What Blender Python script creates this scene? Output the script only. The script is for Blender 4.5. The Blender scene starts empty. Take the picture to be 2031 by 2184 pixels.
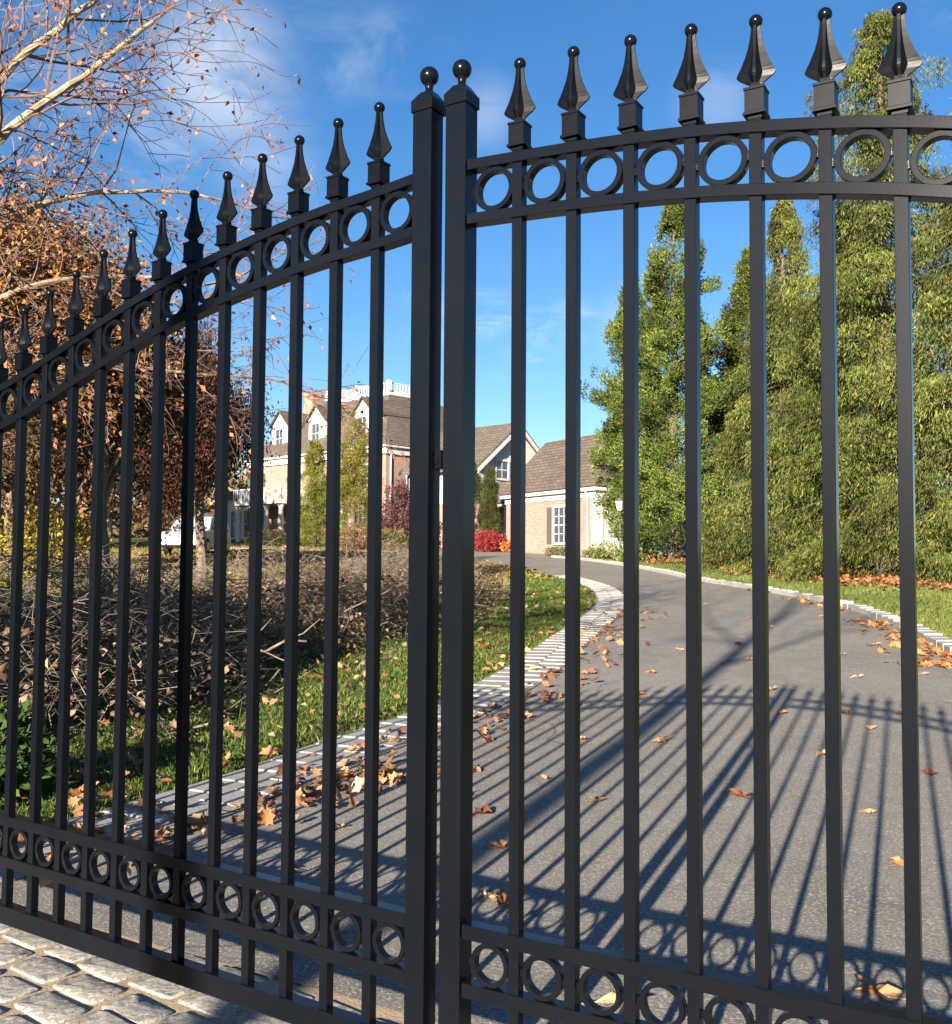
import bpy, math, random
import numpy as np
from mathutils import Vector, Matrix

rng = np.random.default_rng(7)
random.seed(7)
scene = bpy.context.scene
C = scene.collection

# ------------------------------------------------------------------ camera
cam_data = bpy.data.cameras.new('camera')
cam = bpy.data.objects.new('camera', cam_data)
C.objects.link(cam)
PAN, PITCH, ROLL = -0.5332, 0.0532, 0.0068
fwd = Vector((math.sin(PAN)*math.cos(PITCH), math.cos(PAN)*math.cos(PITCH), math.sin(PITCH)))
right = Vector((math.cos(PAN), -math.sin(PAN), 0))
up = right.cross(fwd)
r2 = math.cos(ROLL)*right + math.sin(ROLL)*up
u2 = -math.sin(ROLL)*right + math.cos(ROLL)*up
M = Matrix((r2, u2, -fwd)).transposed().to_4x4()
M.translation = Vector((1.1778, -2.1571, 1.4357))
cam.matrix_world = M
cam_data.sensor_fit = 'HORIZONTAL'
cam_data.sensor_width = 36.0
cam_data.lens = 38.76
cam_data.clip_start = 0.05
cam_data.clip_end = 3000
scene.camera = cam

# ------------------------------------------------------------------ sky and sun
SUN = Vector((0.488, -3.476, 1.0)).normalized()
SUN_EL = math.asin(SUN.z)
SUN_AZ = math.atan2(SUN.x, SUN.y)
world = bpy.data.worlds.new('World')
scene.world = world
world.use_nodes = True
wn, wl = world.node_tree.nodes, world.node_tree.links
bg = wn['Background']
sky = wn.new('ShaderNodeTexSky')
sky.sky_type = 'NISHITA'
sky.sun_disc = False
sky.sun_elevation = SUN_EL
sky.sun_rotation = SUN_AZ
sky.altitude = 50
sky.air_density = 1.0
sky.dust_density = 0.4
sky.ozone_density = 3.0
hsv = wn.new('ShaderNodeHueSaturation')
hsv.inputs['Saturation'].default_value = 1.24
hsv.inputs['Hue'].default_value = 0.505
hsv.inputs['Value'].default_value = 1.0
wl.new(sky.outputs[0], hsv.inputs['Color'])
tc = wn.new('ShaderNodeTexCoord')
sep = wn.new('ShaderNodeSeparateXYZ')
wl.new(tc.outputs['Generated'], sep.inputs[0])
addz = wn.new('ShaderNodeMath'); addz.operation = 'ADD'; addz.inputs[1].default_value = 0.12
wl.new(sep.outputs['Z'], addz.inputs[0])
mx = wn.new('ShaderNodeMath'); mx.operation = 'MAXIMUM'; mx.inputs[1].default_value = 0.02
wl.new(addz.outputs[0], mx.inputs[0])
dv = wn.new('ShaderNodeVectorMath'); dv.operation = 'DIVIDE'
cb = wn.new('ShaderNodeCombineXYZ')
for i in range(3): wl.new(mx.outputs[0], cb.inputs[i])
wl.new(tc.outputs['Generated'], dv.inputs[0]); wl.new(cb.outputs[0], dv.inputs[1])
def noise_w(scale, detail, rough, dist, loc):
    mp = wn.new('ShaderNodeMapping'); mp.inputs['Location'].default_value = loc
    wl.new(dv.outputs[0], mp.inputs[0])
    n = wn.new('ShaderNodeTexNoise'); n.inputs['Scale'].default_value = scale
    n.inputs['Detail'].default_value = detail; n.inputs['Roughness'].default_value = rough
    n.inputs['Distortion'].default_value = dist
    wl.new(mp.outputs[0], n.inputs['Vector'])
    return n
def ramp_w(src, a, b):
    r = wn.new('ShaderNodeMapRange'); r.interpolation_type = 'SMOOTHSTEP'
    r.inputs['From Min'].default_value = a; r.inputs['From Max'].default_value = b
    wl.new(src, r.inputs['Value']); return r.outputs['Result']
n_fine = noise_w(4.5, 8, 0.62, 0.5, (1.7, 0.4, 0))
n_big = noise_w(1.5, 2, 0.5, 0.2, (0.35, 3.1, 0))
wisps = wn.new('ShaderNodeMath'); wisps.operation = 'MULTIPLY'
wl.new(ramp_w(n_fine.outputs['Fac'], 0.42, 0.78), wisps.inputs[0])
wl.new(ramp_w(n_big.outputs['Fac'], 0.52, 0.76), wisps.inputs[1])
# single clouds standing in the sky, each a soft lump broken up by the fine noise
lumps = [((-0.640, 0.640, 0.4314), 0.100, 0.95), ((-0.6290, 0.6852, 0.3672), 0.075, 0.42),
         ((-0.7200, 0.5600, 0.4150), 0.060, 0.30), ((-0.4590, 0.7860, 0.4140), 0.050, 0.40),
         ((-0.2690, 0.8700, 0.4130), 0.055, 0.32), ((-0.3700, 0.9000, 0.2300), 0.045, 0.35)]
acc = wisps.outputs[0]
for (dx, dy, dz), rad, amt in lumps:
    c = wn.new('ShaderNodeVectorMath'); c.operation = 'DISTANCE'
    v = Vector((dx, dy, dz)).normalized()
    c.inputs[1].default_value = v
    wl.new(tc.outputs['Generated'], c.inputs[0])
    m = wn.new('ShaderNodeMapRange'); m.interpolation_type = 'SMOOTHERSTEP'
    m.inputs['From Min'].default_value = 0.0; m.inputs['From Max'].default_value = rad
    m.inputs['To Min'].default_value = amt; m.inputs['To Max'].default_value = 0.0
    wl.new(c.outputs['Value'], m.inputs['Value'])
    k = wn.new('ShaderNodeMath'); k.operation = 'MULTIPLY'
    wl.new(m.outputs['Result'], k.inputs[0]); wl.new(ramp_w(n_fine.outputs['Fac'], 0.22, 0.56), k.inputs[1])
    a = wn.new('ShaderNodeMath'); a.operation = 'MAXIMUM'
    wl.new(acc, a.inputs[0]); wl.new(k.outputs[0], a.inputs[1]); acc = a.outputs[0]
cm = wn.new('ShaderNodeMath'); cm.operation = 'MULTIPLY'; cm.inputs[1].default_value = 0.62; cm.use_clamp = True
wl.new(acc, cm.inputs[0])
mixc = wn.new('ShaderNodeMix'); mixc.data_type = 'RGBA'
wl.new(cm.outputs[0], mixc.inputs['Factor'])
wl.new(hsv.outputs[0], mixc.inputs['A'])
mixc.inputs['B'].default_value = (5.6, 5.9, 6.3, 1)
wl.new(mixc.outputs['Result'], bg.inputs['Color'])
bg.inputs['Strength'].default_value = 0.050

sun_data = bpy.data.lights.new('sun', 'SUN')
sun_data.energy = 5.0
sun_data.angle = math.radians(0.5)
sun_data.color = (1.0, 0.88, 0.72)
sun = bpy.data.objects.new('sun', sun_data)
sun.rotation_euler = (-SUN).to_track_quat('-Z', 'Y').to_euler()
sun.location = (10, -60, 30)
C.objects.link(sun)

vs = scene.view_settings
vs.view_transform = 'Standard'; vs.look = 'None'; vs.exposure = 1.90; vs.gamma = 1.0
vs.use_curve_mapping = False
scene.cycles.max_bounces = 6
scene.cycles.transparent_max_bounces = 8

# ------------------------------------------------------------------ materials
def mat(name, col, rough=0.7, spec=0.5, metal=0.0, noise=None, bump=None, attr=False, translucent=0.0):
    """noise = list of (scale, colour, amount, low, high); bump = (scale, strength, distance)"""
    m = bpy.data.materials.new(name); m.use_nodes = True
    nt = m.node_tree; b = nt.nodes['Principled BSDF']
    b.inputs['Roughness'].default_value = rough
    b.inputs['Specular IOR Level'].default_value = spec
    b.inputs['Metallic'].default_value = metal
    tco = nt.nodes.new('ShaderNodeTexCoord')
    if attr:
        at = nt.nodes.new('ShaderNodeAttribute'); at.attribute_name = 'Col'; cur = at.outputs['Color']
    else:
        rg = nt.nodes.new('ShaderNodeRGB'); rg.outputs[0].default_value = (*col, 1); cur = rg.outputs[0]
    for (sc, c2, amt, lo, hi) in (noise or []):
        n = nt.nodes.new('ShaderNodeTexNoise'); n.inputs['Scale'].default_value = sc
        n.inputs['Detail'].default_value = 5; n.inputs['Roughness'].default_value = 0.6
        nt.links.new(tco.outputs['Object'], n.inputs['Vector'])
        r = nt.nodes.new('ShaderNodeMapRange')
        r.inputs['From Min'].default_value = lo; r.inputs['From Max'].default_value = hi
        r.inputs['To Max'].default_value = amt
        nt.links.new(n.outputs['Fac'], r.inputs['Value'])
        mi = nt.nodes.new('ShaderNodeMix'); mi.data_type = 'RGBA'
        nt.links.new(r.outputs['Result'], mi.inputs['Factor'])
        nt.links.new(cur, mi.inputs['A']); mi.inputs['B'].default_value = (*c2, 1)
        cur = mi.outputs['Result']
    nt.links.new(cur, b.inputs['Base Color'])
    if bump:
        n = nt.nodes.new('ShaderNodeTexNoise'); n.inputs['Scale'].default_value = bump[0]
        n.inputs['Detail'].default_value = 4
        nt.links.new(tco.outputs['Object'], n.inputs['Vector'])
        bp = nt.nodes.new('ShaderNodeBump'); bp.inputs['Strength'].default_value = bump[1]
        bp.inputs['Distance'].default_value = bump[2]
        nt.links.new(n.outputs['Fac'], bp.inputs['Height']); nt.links.new(bp.outputs[0], b.inputs['Normal'])
    if translucent:
        tr = nt.nodes.new('ShaderNodeBsdfTranslucent'); nt.links.new(cur, tr.inputs['Color'])
        ms = nt.nodes.new('ShaderNodeMixShader'); ms.inputs[0].default_value = translucent
        nt.links.new(b.outputs[0], ms.inputs[1]); nt.links.new(tr.outputs[0], ms.inputs[2])
        nt.links.new(ms.outputs[0], nt.nodes['Material Output'].inputs['Surface'])
    return m

def brick_mat(name, c1, c2, mortar, scale, bw, bh, msize, rough=0.85, offset=0.5, axis='z'):
    m = bpy.data.materials.new(name); m.use_nodes = True
    nt = m.node_tree; b = nt.nodes['Principled BSDF']; b.inputs['Roughness'].default_value = rough
    b.inputs['Specular IOR Level'].default_value = 0.2
    g = nt.nodes.new('ShaderNodeNewGeometry'); tco = nt.nodes.new('ShaderNodeTexCoord')
    s = nt.nodes.new('ShaderNodeSeparateXYZ'); nt.links.new(tco.outputs['Object'], s.inputs[0])
    ad = nt.nodes.new('ShaderNodeMath'); ad.operation = 'ADD'
    nt.links.new(s.outputs['X'], ad.inputs[0]); nt.links.new(s.outputs['Y'], ad.inputs[1])
    cbn = nt.nodes.new('ShaderNodeCombineXYZ')
    nt.links.new(ad.outputs[0], cbn.inputs[0]); nt.links.new(s.outputs['Z'], cbn.inputs[1])
    br = nt.nodes.new('ShaderNodeTexBrick'); br.offset = offset
    br.inputs['Color1'].default_value = (*c1, 1); br.inputs['Color2'].default_value = (*c2, 1)
    br.inputs['Mortar'].default_value = (*mortar, 1); br.inputs['Scale'].default_value = scale
    br.inputs['Mortar Size'].default_value = msize
    br.inputs['Brick Width'].default_value = bw; br.inputs['Row Height'].default_value = bh
    nt.links.new(cbn.outputs[0], br.inputs['Vector'])
    n = nt.nodes.new('ShaderNodeTexNoise'); n.inputs['Scale'].default_value = 0.9; n.inputs['Detail'].default_value = 6
    nt.links.new(tco.outputs['Object'], n.inputs['Vector'])
    mi = nt.nodes.new('ShaderNodeMix'); mi.data_type = 'RGBA'; mi.blend_type = 'MULTIPLY'
    rr = nt.nodes.new('ShaderNodeMapRange'); rr.inputs['From Min'].default_value = 0.35; rr.inputs['From Max'].default_value = 0.7
    rr.inputs['To Max'].default_value = 0.5
    nt.links.new(n.outputs['Fac'], rr.inputs['Value']); nt.links.new(rr.outputs['Result'], mi.inputs['Factor'])
    nt.links.new(br.outputs['Color'], mi.inputs['A']); mi.inputs['B'].default_value = (0.72, 0.68, 0.62, 1)
    nt.links.new(mi.outputs['Result'], b.inputs['Base Color'])
    bp = nt.nodes.new('ShaderNodeBump'); bp.inputs['Strength'].default_value = 0.4; bp.inputs['Distance'].default_value = 0.02
    bp.invert = True
    nt.links.new(br.outputs['Fac'], bp.inputs['Height']); nt.links.new(bp.outputs[0], b.inputs['Normal'])
    return m

MT = {}
MT['iron'] = mat('black_satin_paint', (0.0034, 0.0045, 0.0072), 0.22, 0.18,
                 noise=[(5, (0.0050, 0.0056, 0.0068), 0.7, 0.42, 0.72), (110, (0.012, 0.0115, 0.011), 0.45, 0.6, 0.8), (1.6, (0.0075, 0.0075, 0.0078), 0.6, 0.50, 0.75)], bump=(180, 0.03, 0.002))
MT['cast'] = mat('black_cast_iron', (0.0022, 0.0029, 0.0046), 0.34, 0.15, noise=[(60, (0.006, 0.006, 0.0065), 0.6, 0.5, 0.75)])
MT['asphalt'] = mat('worn_asphalt', (0.185, 0.172, 0.153), 0.9, 0.2,
                    noise=[(0.6, (0.125, 0.117, 0.105), 0.8, 0.4, 0.7), (2.2, (0.10, 0.097, 0.093), 0.65, 0.54, 0.72), (70, (0.40, 0.37, 0.32), 0.85, 0.50, 0.66),
                           (130, (0.045, 0.044, 0.042), 0.85, 0.52, 0.70), (4, (0.27, 0.25, 0.23), 0.5, 0.5, 0.8)], bump=(110, 0.5, 0.006))
def crack(m, scale, width, colour):
    nt = m.node_tree; b = nt.nodes['Principled BSDF']; src = b.inputs['Base Color'].links[0].from_socket
    tco = nt.nodes.new('ShaderNodeTexCoord'); nz = nt.nodes.new('ShaderNodeTexNoise'); nz.inputs['Scale'].default_value = 1.1; nz.inputs['Detail'].default_value = 6
    nt.links.new(tco.outputs['Object'], nz.inputs['Vector'])
    mxv = nt.nodes.new('ShaderNodeMix'); mxv.data_type = 'RGBA'; mxv.inputs['Factor'].default_value = 0.35
    nt.links.new(tco.outputs['Object'], mxv.inputs['A']); nt.links.new(nz.outputs['Color'], mxv.inputs['B'])
    v = nt.nodes.new('ShaderNodeTexVoronoi'); v.feature = 'DISTANCE_TO_EDGE'; v.inputs['Scale'].default_value = scale
    nt.links.new(mxv.outputs['Result'], v.inputs['Vector'])
    r = nt.nodes.new('ShaderNodeMapRange'); r.inputs['From Min'].default_value = 0.0; r.inputs['From Max'].default_value = width
    r.inputs['To Min'].default_value = 0.75; r.inputs['To Max'].default_value = 0.0; nt.links.new(v.outputs['Distance'], r.inputs['Value'])
    n2 = nt.nodes.new('ShaderNodeTexNoise'); n2.inputs['Scale'].default_value = 0.45; nt.links.new(tco.outputs['Object'], n2.inputs['Vector'])
    r2 = nt.nodes.new('ShaderNodeMapRange'); r2.inputs['From Min'].default_value = 0.5; r2.inputs['From Max'].default_value = 0.62; nt.links.new(n2.outputs['Fac'], r2.inputs['Value'])
    mu = nt.nodes.new('ShaderNodeMath'); mu.operation = 'MULTIPLY'; nt.links.new(r.outputs['Result'], mu.inputs[0]); nt.links.new(r2.outputs['Result'], mu.inputs[1])
    mi = nt.nodes.new('ShaderNodeMix'); mi.data_type = 'RGBA'; nt.links.new(mu.outputs[0], mi.inputs['Factor']); nt.links.new(src, mi.inputs['A']); mi.inputs['B'].default_value = (*colour, 1)
    nt.links.new(mi.outputs['Result'], b.inputs['Base Color'])
crack(MT['asphalt'], 0.42, 0.004, (0.06, 0.055, 0.05))
MT['street'] = mat('street_asphalt', (0.10, 0.10, 0.10), 0.9, 0.2, noise=[(80, (0.2, 0.2, 0.19), 0.6, 0.5, 0.75)], bump=(110, 0.4, 0.006))
MT['soil'] = mat('lawn_soil', (0.085, 0.085, 0.030), 0.95, 0.1,
                 noise=[(1.3, (0.12, 0.095, 0.045), 0.8, 0.4, 0.7), (22, (0.055, 0.075, 0.018), 0.8, 0.4, 0.65)], bump=(30, 0.5, 0.03))
MT['mulch'] = mat('mulch', (0.16, 0.07, 0.035), 0.95, 0.1, noise=[(18, (0.06, 0.03, 0.018), 0.8, 0.4, 0.65)], bump=(25, 0.7, 0.04))
MT['mortar'] = mat('sandy_mortar', (0.36, 0.28, 0.195), 0.95, 0.1,
                   noise=[(30, (0.30, 0.235, 0.165), 0.9, 0.4, 0.7), (4, (0.17, 0.16, 0.10), 0.7, 0.52, 0.72)], bump=(90, 0.5, 0.006))
MT['granite'] = mat('grey_granite', (0.255, 0.238, 0.205), 0.8, 0.3,
                    noise=[(55, (0.43, 0.41, 0.365), 0.85, 0.48, 0.66), (85, (0.06, 0.065, 0.07), 0.9, 0.52, 0.68), (6, (0.33, 0.28, 0.22), 0.6, 0.5, 0.8)], bump=(28, 0.6, 0.010))
MT['granite_warm'] = mat('buff_granite', (0.28, 0.26, 0.225), 0.8, 0.3,
                    noise=[(55, (0.44, 0.41, 0.36), 0.85, 0.48, 0.66), (85, (0.09, 0.085, 0.08), 0.9, 0.54, 0.70), (6, (0.46, 0.38, 0.28), 0.6, 0.5, 0.8)], bump=(35, 0.6, 0.010))
MT['kerb'] = mat('kerb_granite', (0.285, 0.28, 0.27), 0.85, 0.2,
                 noise=[(60, (0.12, 0.12, 0.12), 0.7, 0.52, 0.70), (2.3, (0.23, 0.21, 0.185), 0.8, 0.42, 0.7)], bump=(40, 0.5, 0.008))
MT['kerb_bed'] = mat('kerb_bedding', (0.25, 0.235, 0.21), 0.95, 0.1, noise=[(25, (0.15, 0.135, 0.115), 0.8, 0.45, 0.7)], bump=(60, 0.5, 0.005))
MT['leaf'] = mat('dry_leaf', (0.3, 0.12, 0.04), 0.7, 0.25, attr=True, translucent=0.18)
MT['needle'] = mat('conifer_foliage', (0.1, 0.1, 0.03), 0.75, 0.2, attr=True, translucent=0.10)
MT['foliage'] = mat('broadleaf_foliage', (0.1, 0.1, 0.03), 0.65, 0.3, attr=True, translucent=0.3)
MT['grass'] = mat('grass_blades', (0.08, 0.12, 0.03), 0.7, 0.2, attr=True, translucent=0.3)
MT['bark_pale'] = mat('pale_bark', (0.22, 0.17, 0.115), 0.9, 0.1,
                      noise=[(7, (0.40, 0.33, 0.23), 0.8, 0.48, 0.62), (16, (0.13, 0.105, 0.08), 0.8, 0.52, 0.68)], bump=(30, 0.5, 0.01))
MT['twig'] = mat('twig_bark', (0.15, 0.095, 0.075), 0.85, 0.15, noise=[(20, (0.26, 0.17, 0.13), 0.7, 0.45, 0.7)])
MT['bark'] = mat('brown_bark', (0.11, 0.085, 0.065), 0.95, 0.1, noise=[(12, (0.22, 0.18, 0.14), 0.8, 0.45, 0.7)], bump=(20, 0.8, 0.02))
MT['brush'] = mat('dead_brush', (0.165, 0.135, 0.105), 0.9, 0.1, noise=[(9, (0.28, 0.235, 0.19), 0.9, 0.42, 0.7), (5, (0.09, 0.06, 0.045), 0.8, 0.5, 0.7)])
MT['brick'] = brick_mat('pink_brick', (0.27, 0.138, 0.108), (0.335, 0.195, 0.158), (0.32, 0.265, 0.235), 1.0, 0.24, 0.085, 0.012)
MT['brick_red'] = brick_mat('chimney_brick', (0.36, 0.13, 0.08), (0.45, 0.18, 0.11), (0.40, 0.33, 0.28), 1.0, 0.24, 0.085, 0.012)
MT['shingle'] = brick_mat('brown_shingle', (0.098, 0.080, 0.066), (0.138, 0.113, 0.094), (0.058, 0.048, 0.041), 1.0, 0.34, 0.17, 0.018)
MT['stonewall'] = brick_mat('pier_stone', (0.36, 0.33, 0.28), (0.46, 0.41, 0.34), (0.30, 0.27, 0.23), 1.0, 0.42, 0.20, 0.02)
MT['white'] = mat('white_trim_paint', (0.47, 0.465, 0.455), 0.6, 0.3, noise=[(2.5, (0.38, 0.37, 0.355), 0.6, 0.45, 0.8)])
MT['cream'] = mat('cream_stucco', (0.42, 0.345, 0.255), 0.85, 0.2, noise=[(1.5, (0.55, 0.46, 0.34), 0.7, 0.4, 0.75)])
MT['glass'] = mat('window_glass', (0.05, 0.06, 0.075), 0.08, 0.9)
MT['shutter'] = mat('dark_shutter', (0.075, 0.075, 0.065), 0.6, 0.3)
MT['car'] = mat('white_car_paint', (0.36, 0.38, 0.42), 0.25, 0.5, noise=[(3, (0.31, 0.33, 0.36), 0.5, 0.45, 0.75)])
MT['rubber'] = mat('black_rubber', (0.025, 0.025, 0.026), 0.8, 0.2, noise=[(20, (0.05, 0.047, 0.043), 0.5, 0.5, 0.7)])
MT['tail'] = mat('red_lens', (0.35, 0.02, 0.015), 0.2, 0.5)
MT['chrome'] = mat('wheel_metal', (0.45, 0.45, 0.46), 0.35, 0.5, 0.8)
MT['stone_path'] = mat('pale_path', (0.55, 0.50, 0.42), 0.9, 0.15, noise=[(3, (0.42, 0.37, 0.30), 0.7, 0.4, 0.7)])
MT['door'] = mat('dark_door', (0.05, 0.03, 0.025), 0.4, 0.5)
MT['sign'] = mat('lantern_glass', (0.55, 0.55, 0.52), 0.2, 0.5)

# ------------------------------------------------------------------ mesh helpers
def link(name, me, m=None, parent=None):
    o = bpy.data.objects.new(name, me); C.objects.link(o)
    if m is not None: me.materials.append(MT[m] if isinstance(m, str) else m)
    if parent is not None: o.parent = parent
    return o
def empty(name, loc=(0, 0, 0), rz=0.0):
    o = bpy.data.objects.new(name, None); o.location = loc; o.rotation_euler = (0, 0, rz)
    o.empty_display_size = 0.2; C.objects.link(o); return o
def tag(o, label=None, cat=None, group=None, kind=None):
    if label: o['label'] = label
    if cat: o['category'] = cat
    if group: o['group'] = group
    if kind: o['kind'] = kind
    return o

class MB:
    def __init__(self): self.v = []; self.f = []
    def add(self, v, f):
        n = len(self.v); self.v += [tuple(p) for p in v]; self.f += [tuple(i + n for i in q) for q in f]; return self
    def box(self, x0, x1, y0, y1, z0, z1):
        return self.add([(x0,y0,z0),(x1,y0,z0),(x1,y1,z0),(x0,y1,z0),(x0,y0,z1),(x1,y0,z1),(x1,y1,z1),(x0,y1,z1)],
                        [(0,3,2,1),(4,5,6,7),(0,1,5,4),(1,2,6,5),(2,3,7,6),(3,0,4,7)])
    def frust(self, x0, x1, y0, y1, z0, X0, X1, Y0, Y1, z1):
        return self.add([(x0,y0,z0),(x1,y0,z0),(x1,y1,z0),(x0,y1,z0),(X0,Y0,z1),(X1,Y0,z1),(X1,Y1,z1),(X0,Y1,z1)],
                        [(0,3,2,1),(4,5,6,7),(0,1,5,4),(1,2,6,5),(2,3,7,6),(3,0,4,7)])
    def prism(self, poly, axis, a, b):
        n = len(poly); vs = []
        for t in (a, b):
            for (p, q) in poly:
                vs.append({'x': (t, p, q), 'y': (p, t, q), 'z': (p, q, t)}[axis])
        fs = [tuple(range(n)), tuple(range(2*n-1, n-1, -1))]
        for i in range(n):
            j = (i+1) % n; fs.append((i, i+n, j+n, j))
        return self.add(vs, fs)
    def tube(self, pts, rad, sides=6, cap=True):
        pts = [Vector(p) for p in pts]; n = len(pts)
        if not hasattr(rad, '__len__'): rad = [rad]*n
        ref = Vector((0.31, 0.17, 0.93)); vs = []; fs = []
        for i, p in enumerate(pts):
            d = (pts[min(i+1, n-1)] - pts[max(i-1, 0)]).normalized()
            a = d.cross(ref)
            if a.length < 1e-3: a = d.cross(Vector((1, 0, 0)))
            a.normalize(); b = d.cross(a)
            for k in range(sides):
                t = 2*math.pi*k/sides; vs.append(p + (math.cos(t)*a + math.sin(t)*b)*float(rad[i]))
        for i in range(n-1):
            for k in range(sides):
                k2 = (k+1) % sides; fs.append((i*sides+k, i*sides+k2, (i+1)*sides+k2, (i+1)*sides+k))
        if cap: fs.append(tuple(range(sides))[::-1]); fs.append(tuple((n-1)*sides+k for k in range(sides)))
        return self.add(vs, fs)
    def lathe(self, prof, c=(0, 0), seg=16):
        vs = []; fs = []; n = len(prof)
        for (r, z) in prof:
            for k in range(seg):
                t = 2*math.pi*k/seg; vs.append((c[0]+r*math.cos(t), c[1]+r*math.sin(t), z))
        for i in range(n-1):
            for k in range(seg):
                k2 = (k+1) % seg; fs.append((i*seg+k, i*seg+k2, (i+1)*seg+k2, (i+1)*seg+k))
        fs.append(tuple(range(seg))[::-1]); fs.append(tuple((n-1)*seg+k for k in range(seg)))
        return self.add(vs, fs)
    def mesh(self, name, smooth=False):
        me = bpy.data.meshes.new(name); me.from_pydata(self.v, [], self.f); me.update()
        if smooth: me.polygons.foreach_set('use_smooth', [True]*len(me.polygons))
        return me
    def build(self, name, m, parent=None, smooth=False):
        return link(name, self.mesh(name, smooth), m, parent)

def bevel(o, w, seg=2, angle=35):
    md = o.modifiers.new('bevel', 'BEVEL'); md.width = w; md.segments = seg; md.limit_method = 'ANGLE'
    md.angle_limit = math.radians(angle); md.harden_normals = False
    return o

def tri_mesh(name, V, F, col=None):
    """V (n,3), F (m,k) index arrays of equal-sized faces, col (n,3)"""
    me = bpy.data.meshes.new(name); V = np.asarray(V, np.float32); F = np.asarray(F, np.int32)
    m, k = F.shape
    me.vertices.add(len(V)); me.vertices.foreach_set('co', V.ravel())
    me.loops.add(m*k); me.loops.foreach_set('vertex_index', F.ravel())
    me.polygons.add(m); me.polygons.foreach_set('loop_start', np.arange(0, m*k, k, dtype=np.int32))
    me.update(calc_edges=True)
    if col is not None:
        at = me.color_attributes.new('Col', 'FLOAT_COLOR', 'POINT')
        c4 = np.ones((len(V), 4), np.float32); c4[:, :3] = col
        at.data.foreach_set('color', c4.ravel())
    return me

def unit(a): return a / np.maximum(np.linalg.norm(a, axis=-1, keepdims=True), 1e-9)
def rand_dirs(n):
    return unit(rng.normal(size=(n, 3)))

def diamonds(P, D, L, Wd, col, fold=0.25, N=None):
    """one folded diamond leaf per row: base P, axis D, length L, width Wd -> V, F, colour"""
    n = len(P); D = unit(D)
    S = unit(np.cross(D, rand_dirs(n) if N is None else N)); U = np.cross(S, D)
    L = L[:, None]; Wd = Wd[:, None]
    a = P; c = P + D*L; mid = P + D*L*0.45
    b = mid + S*Wd*0.5 + U*Wd*fold; d = mid - S*Wd*0.5 + U*Wd*fold
    V = np.stack([a, b, c, d], 1).reshape(-1, 3)
    i = np.arange(n)*4
    F = np.concatenate([np.stack([i, i+1, i+2], 1), np.stack([i, i+2, i+3], 1)])
    return V, F, np.repeat(col, 4, axis=0)

def palette(n, cols, jitter=0.15):
    cols = np.asarray(cols); k = rng.integers(0, len(cols), n); k2 = rng.integers(0, len(cols), n)
    t = rng.random((n, 1))*0.6; c = cols[k]*(1-t) + cols[k2]*t
    return np.clip(c*(1 + rng.normal(size=(n, 1))*jitter), 0.003, 1)

# ------------------------------------------------------------------ lie of the land
def G(x, y):
    x = np.asarray(x, float); y = np.asarray(y, float)
    g = np.where(y <= 0, 0.0, np.where(y < 7, 0.00339*y*y, 0.1661 + 0.0475*(np.minimum(y, 56) - 7)))
    g = g + 0.022*np.maximum(0, -8 - np.maximum(x, -60))*np.clip((y-2)/10, 0, 1)
    return g
def Gz(x, y): return float(G(x, y))

LAWN_L = np.array([(-3.62,-0.2),(-3.66,1.2),(-3.70,2.15),(-3.78,3.2),(-3.90,3.95),(-4.07,5.6),(-4.39,7.3),(-4.80,8.87),(-5.52,11.2),(-6.42,14.2),(-7.40,17.2),(-8.35,19.4),(-10.0,22.4),(-13.2,26.6),(-17.5,31.2),(-23,35.6),(-30,39.5)])
RIGHT_K = np.array([(3.35,-0.2),(2.95,1.5),(2.2,4.0),(1.35,6.8),(0.45,9.6),(-0.25,11.7),(-1.3,14.8),(-2.8,18.3),(-5.0,21.8),(-8.3,26.2),(-12.3,31.6),(-16.6,36.2),(-18.5,37.5)])
def resample(P, step):
    P = np.asarray(P, float)
    # Catmull-Rom, then even spacing
    Q = []
    E = np.vstack([2*P[0]-P[1], P, 2*P[-1]-P[-2]])
    for i in range(1, len(E)-2):
        t = np.linspace(0, 1, 12, endpoint=False)[:, None]
        a, b, c, d = E[i-1], E[i], E[i+1], E[i+2]
        Q.append(0.5*((2*b)+(-a+c)*t+(2*a-5*b+4*c-d)*t*t+(-a+3*b-3*c+d)*t**3))
    Q = np.vstack(Q+[P[-1:]]); d = np.r_[0, np.cumsum(np.linalg.norm(np.diff(Q, axis=0), axis=1))]
    s = np.arange(0, d[-1], step)
    return np.stack([np.interp(s, d, Q[:, 0]), np.interp(s, d, Q[:, 1])], 1)
def normals2(P):
    t = np.gradient(P, axis=0); t = t/np.linalg.norm(t, axis=1, keepdims=True)
    return t, np.stack([-t[:, 1], t[:, 0]], 1)      # tangent, left normal
lawn_curve = resample(LAWN_L, 0.25); right_curve = resample(RIGHT_K, 0.25)
def lawn_x(y): return np.interp(y, lawn_curve[:, 1], lawn_curve[:, 0])
def right_x(y): return np.interp(y, right_curve[:, 1], right_curve[:, 0])

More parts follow.
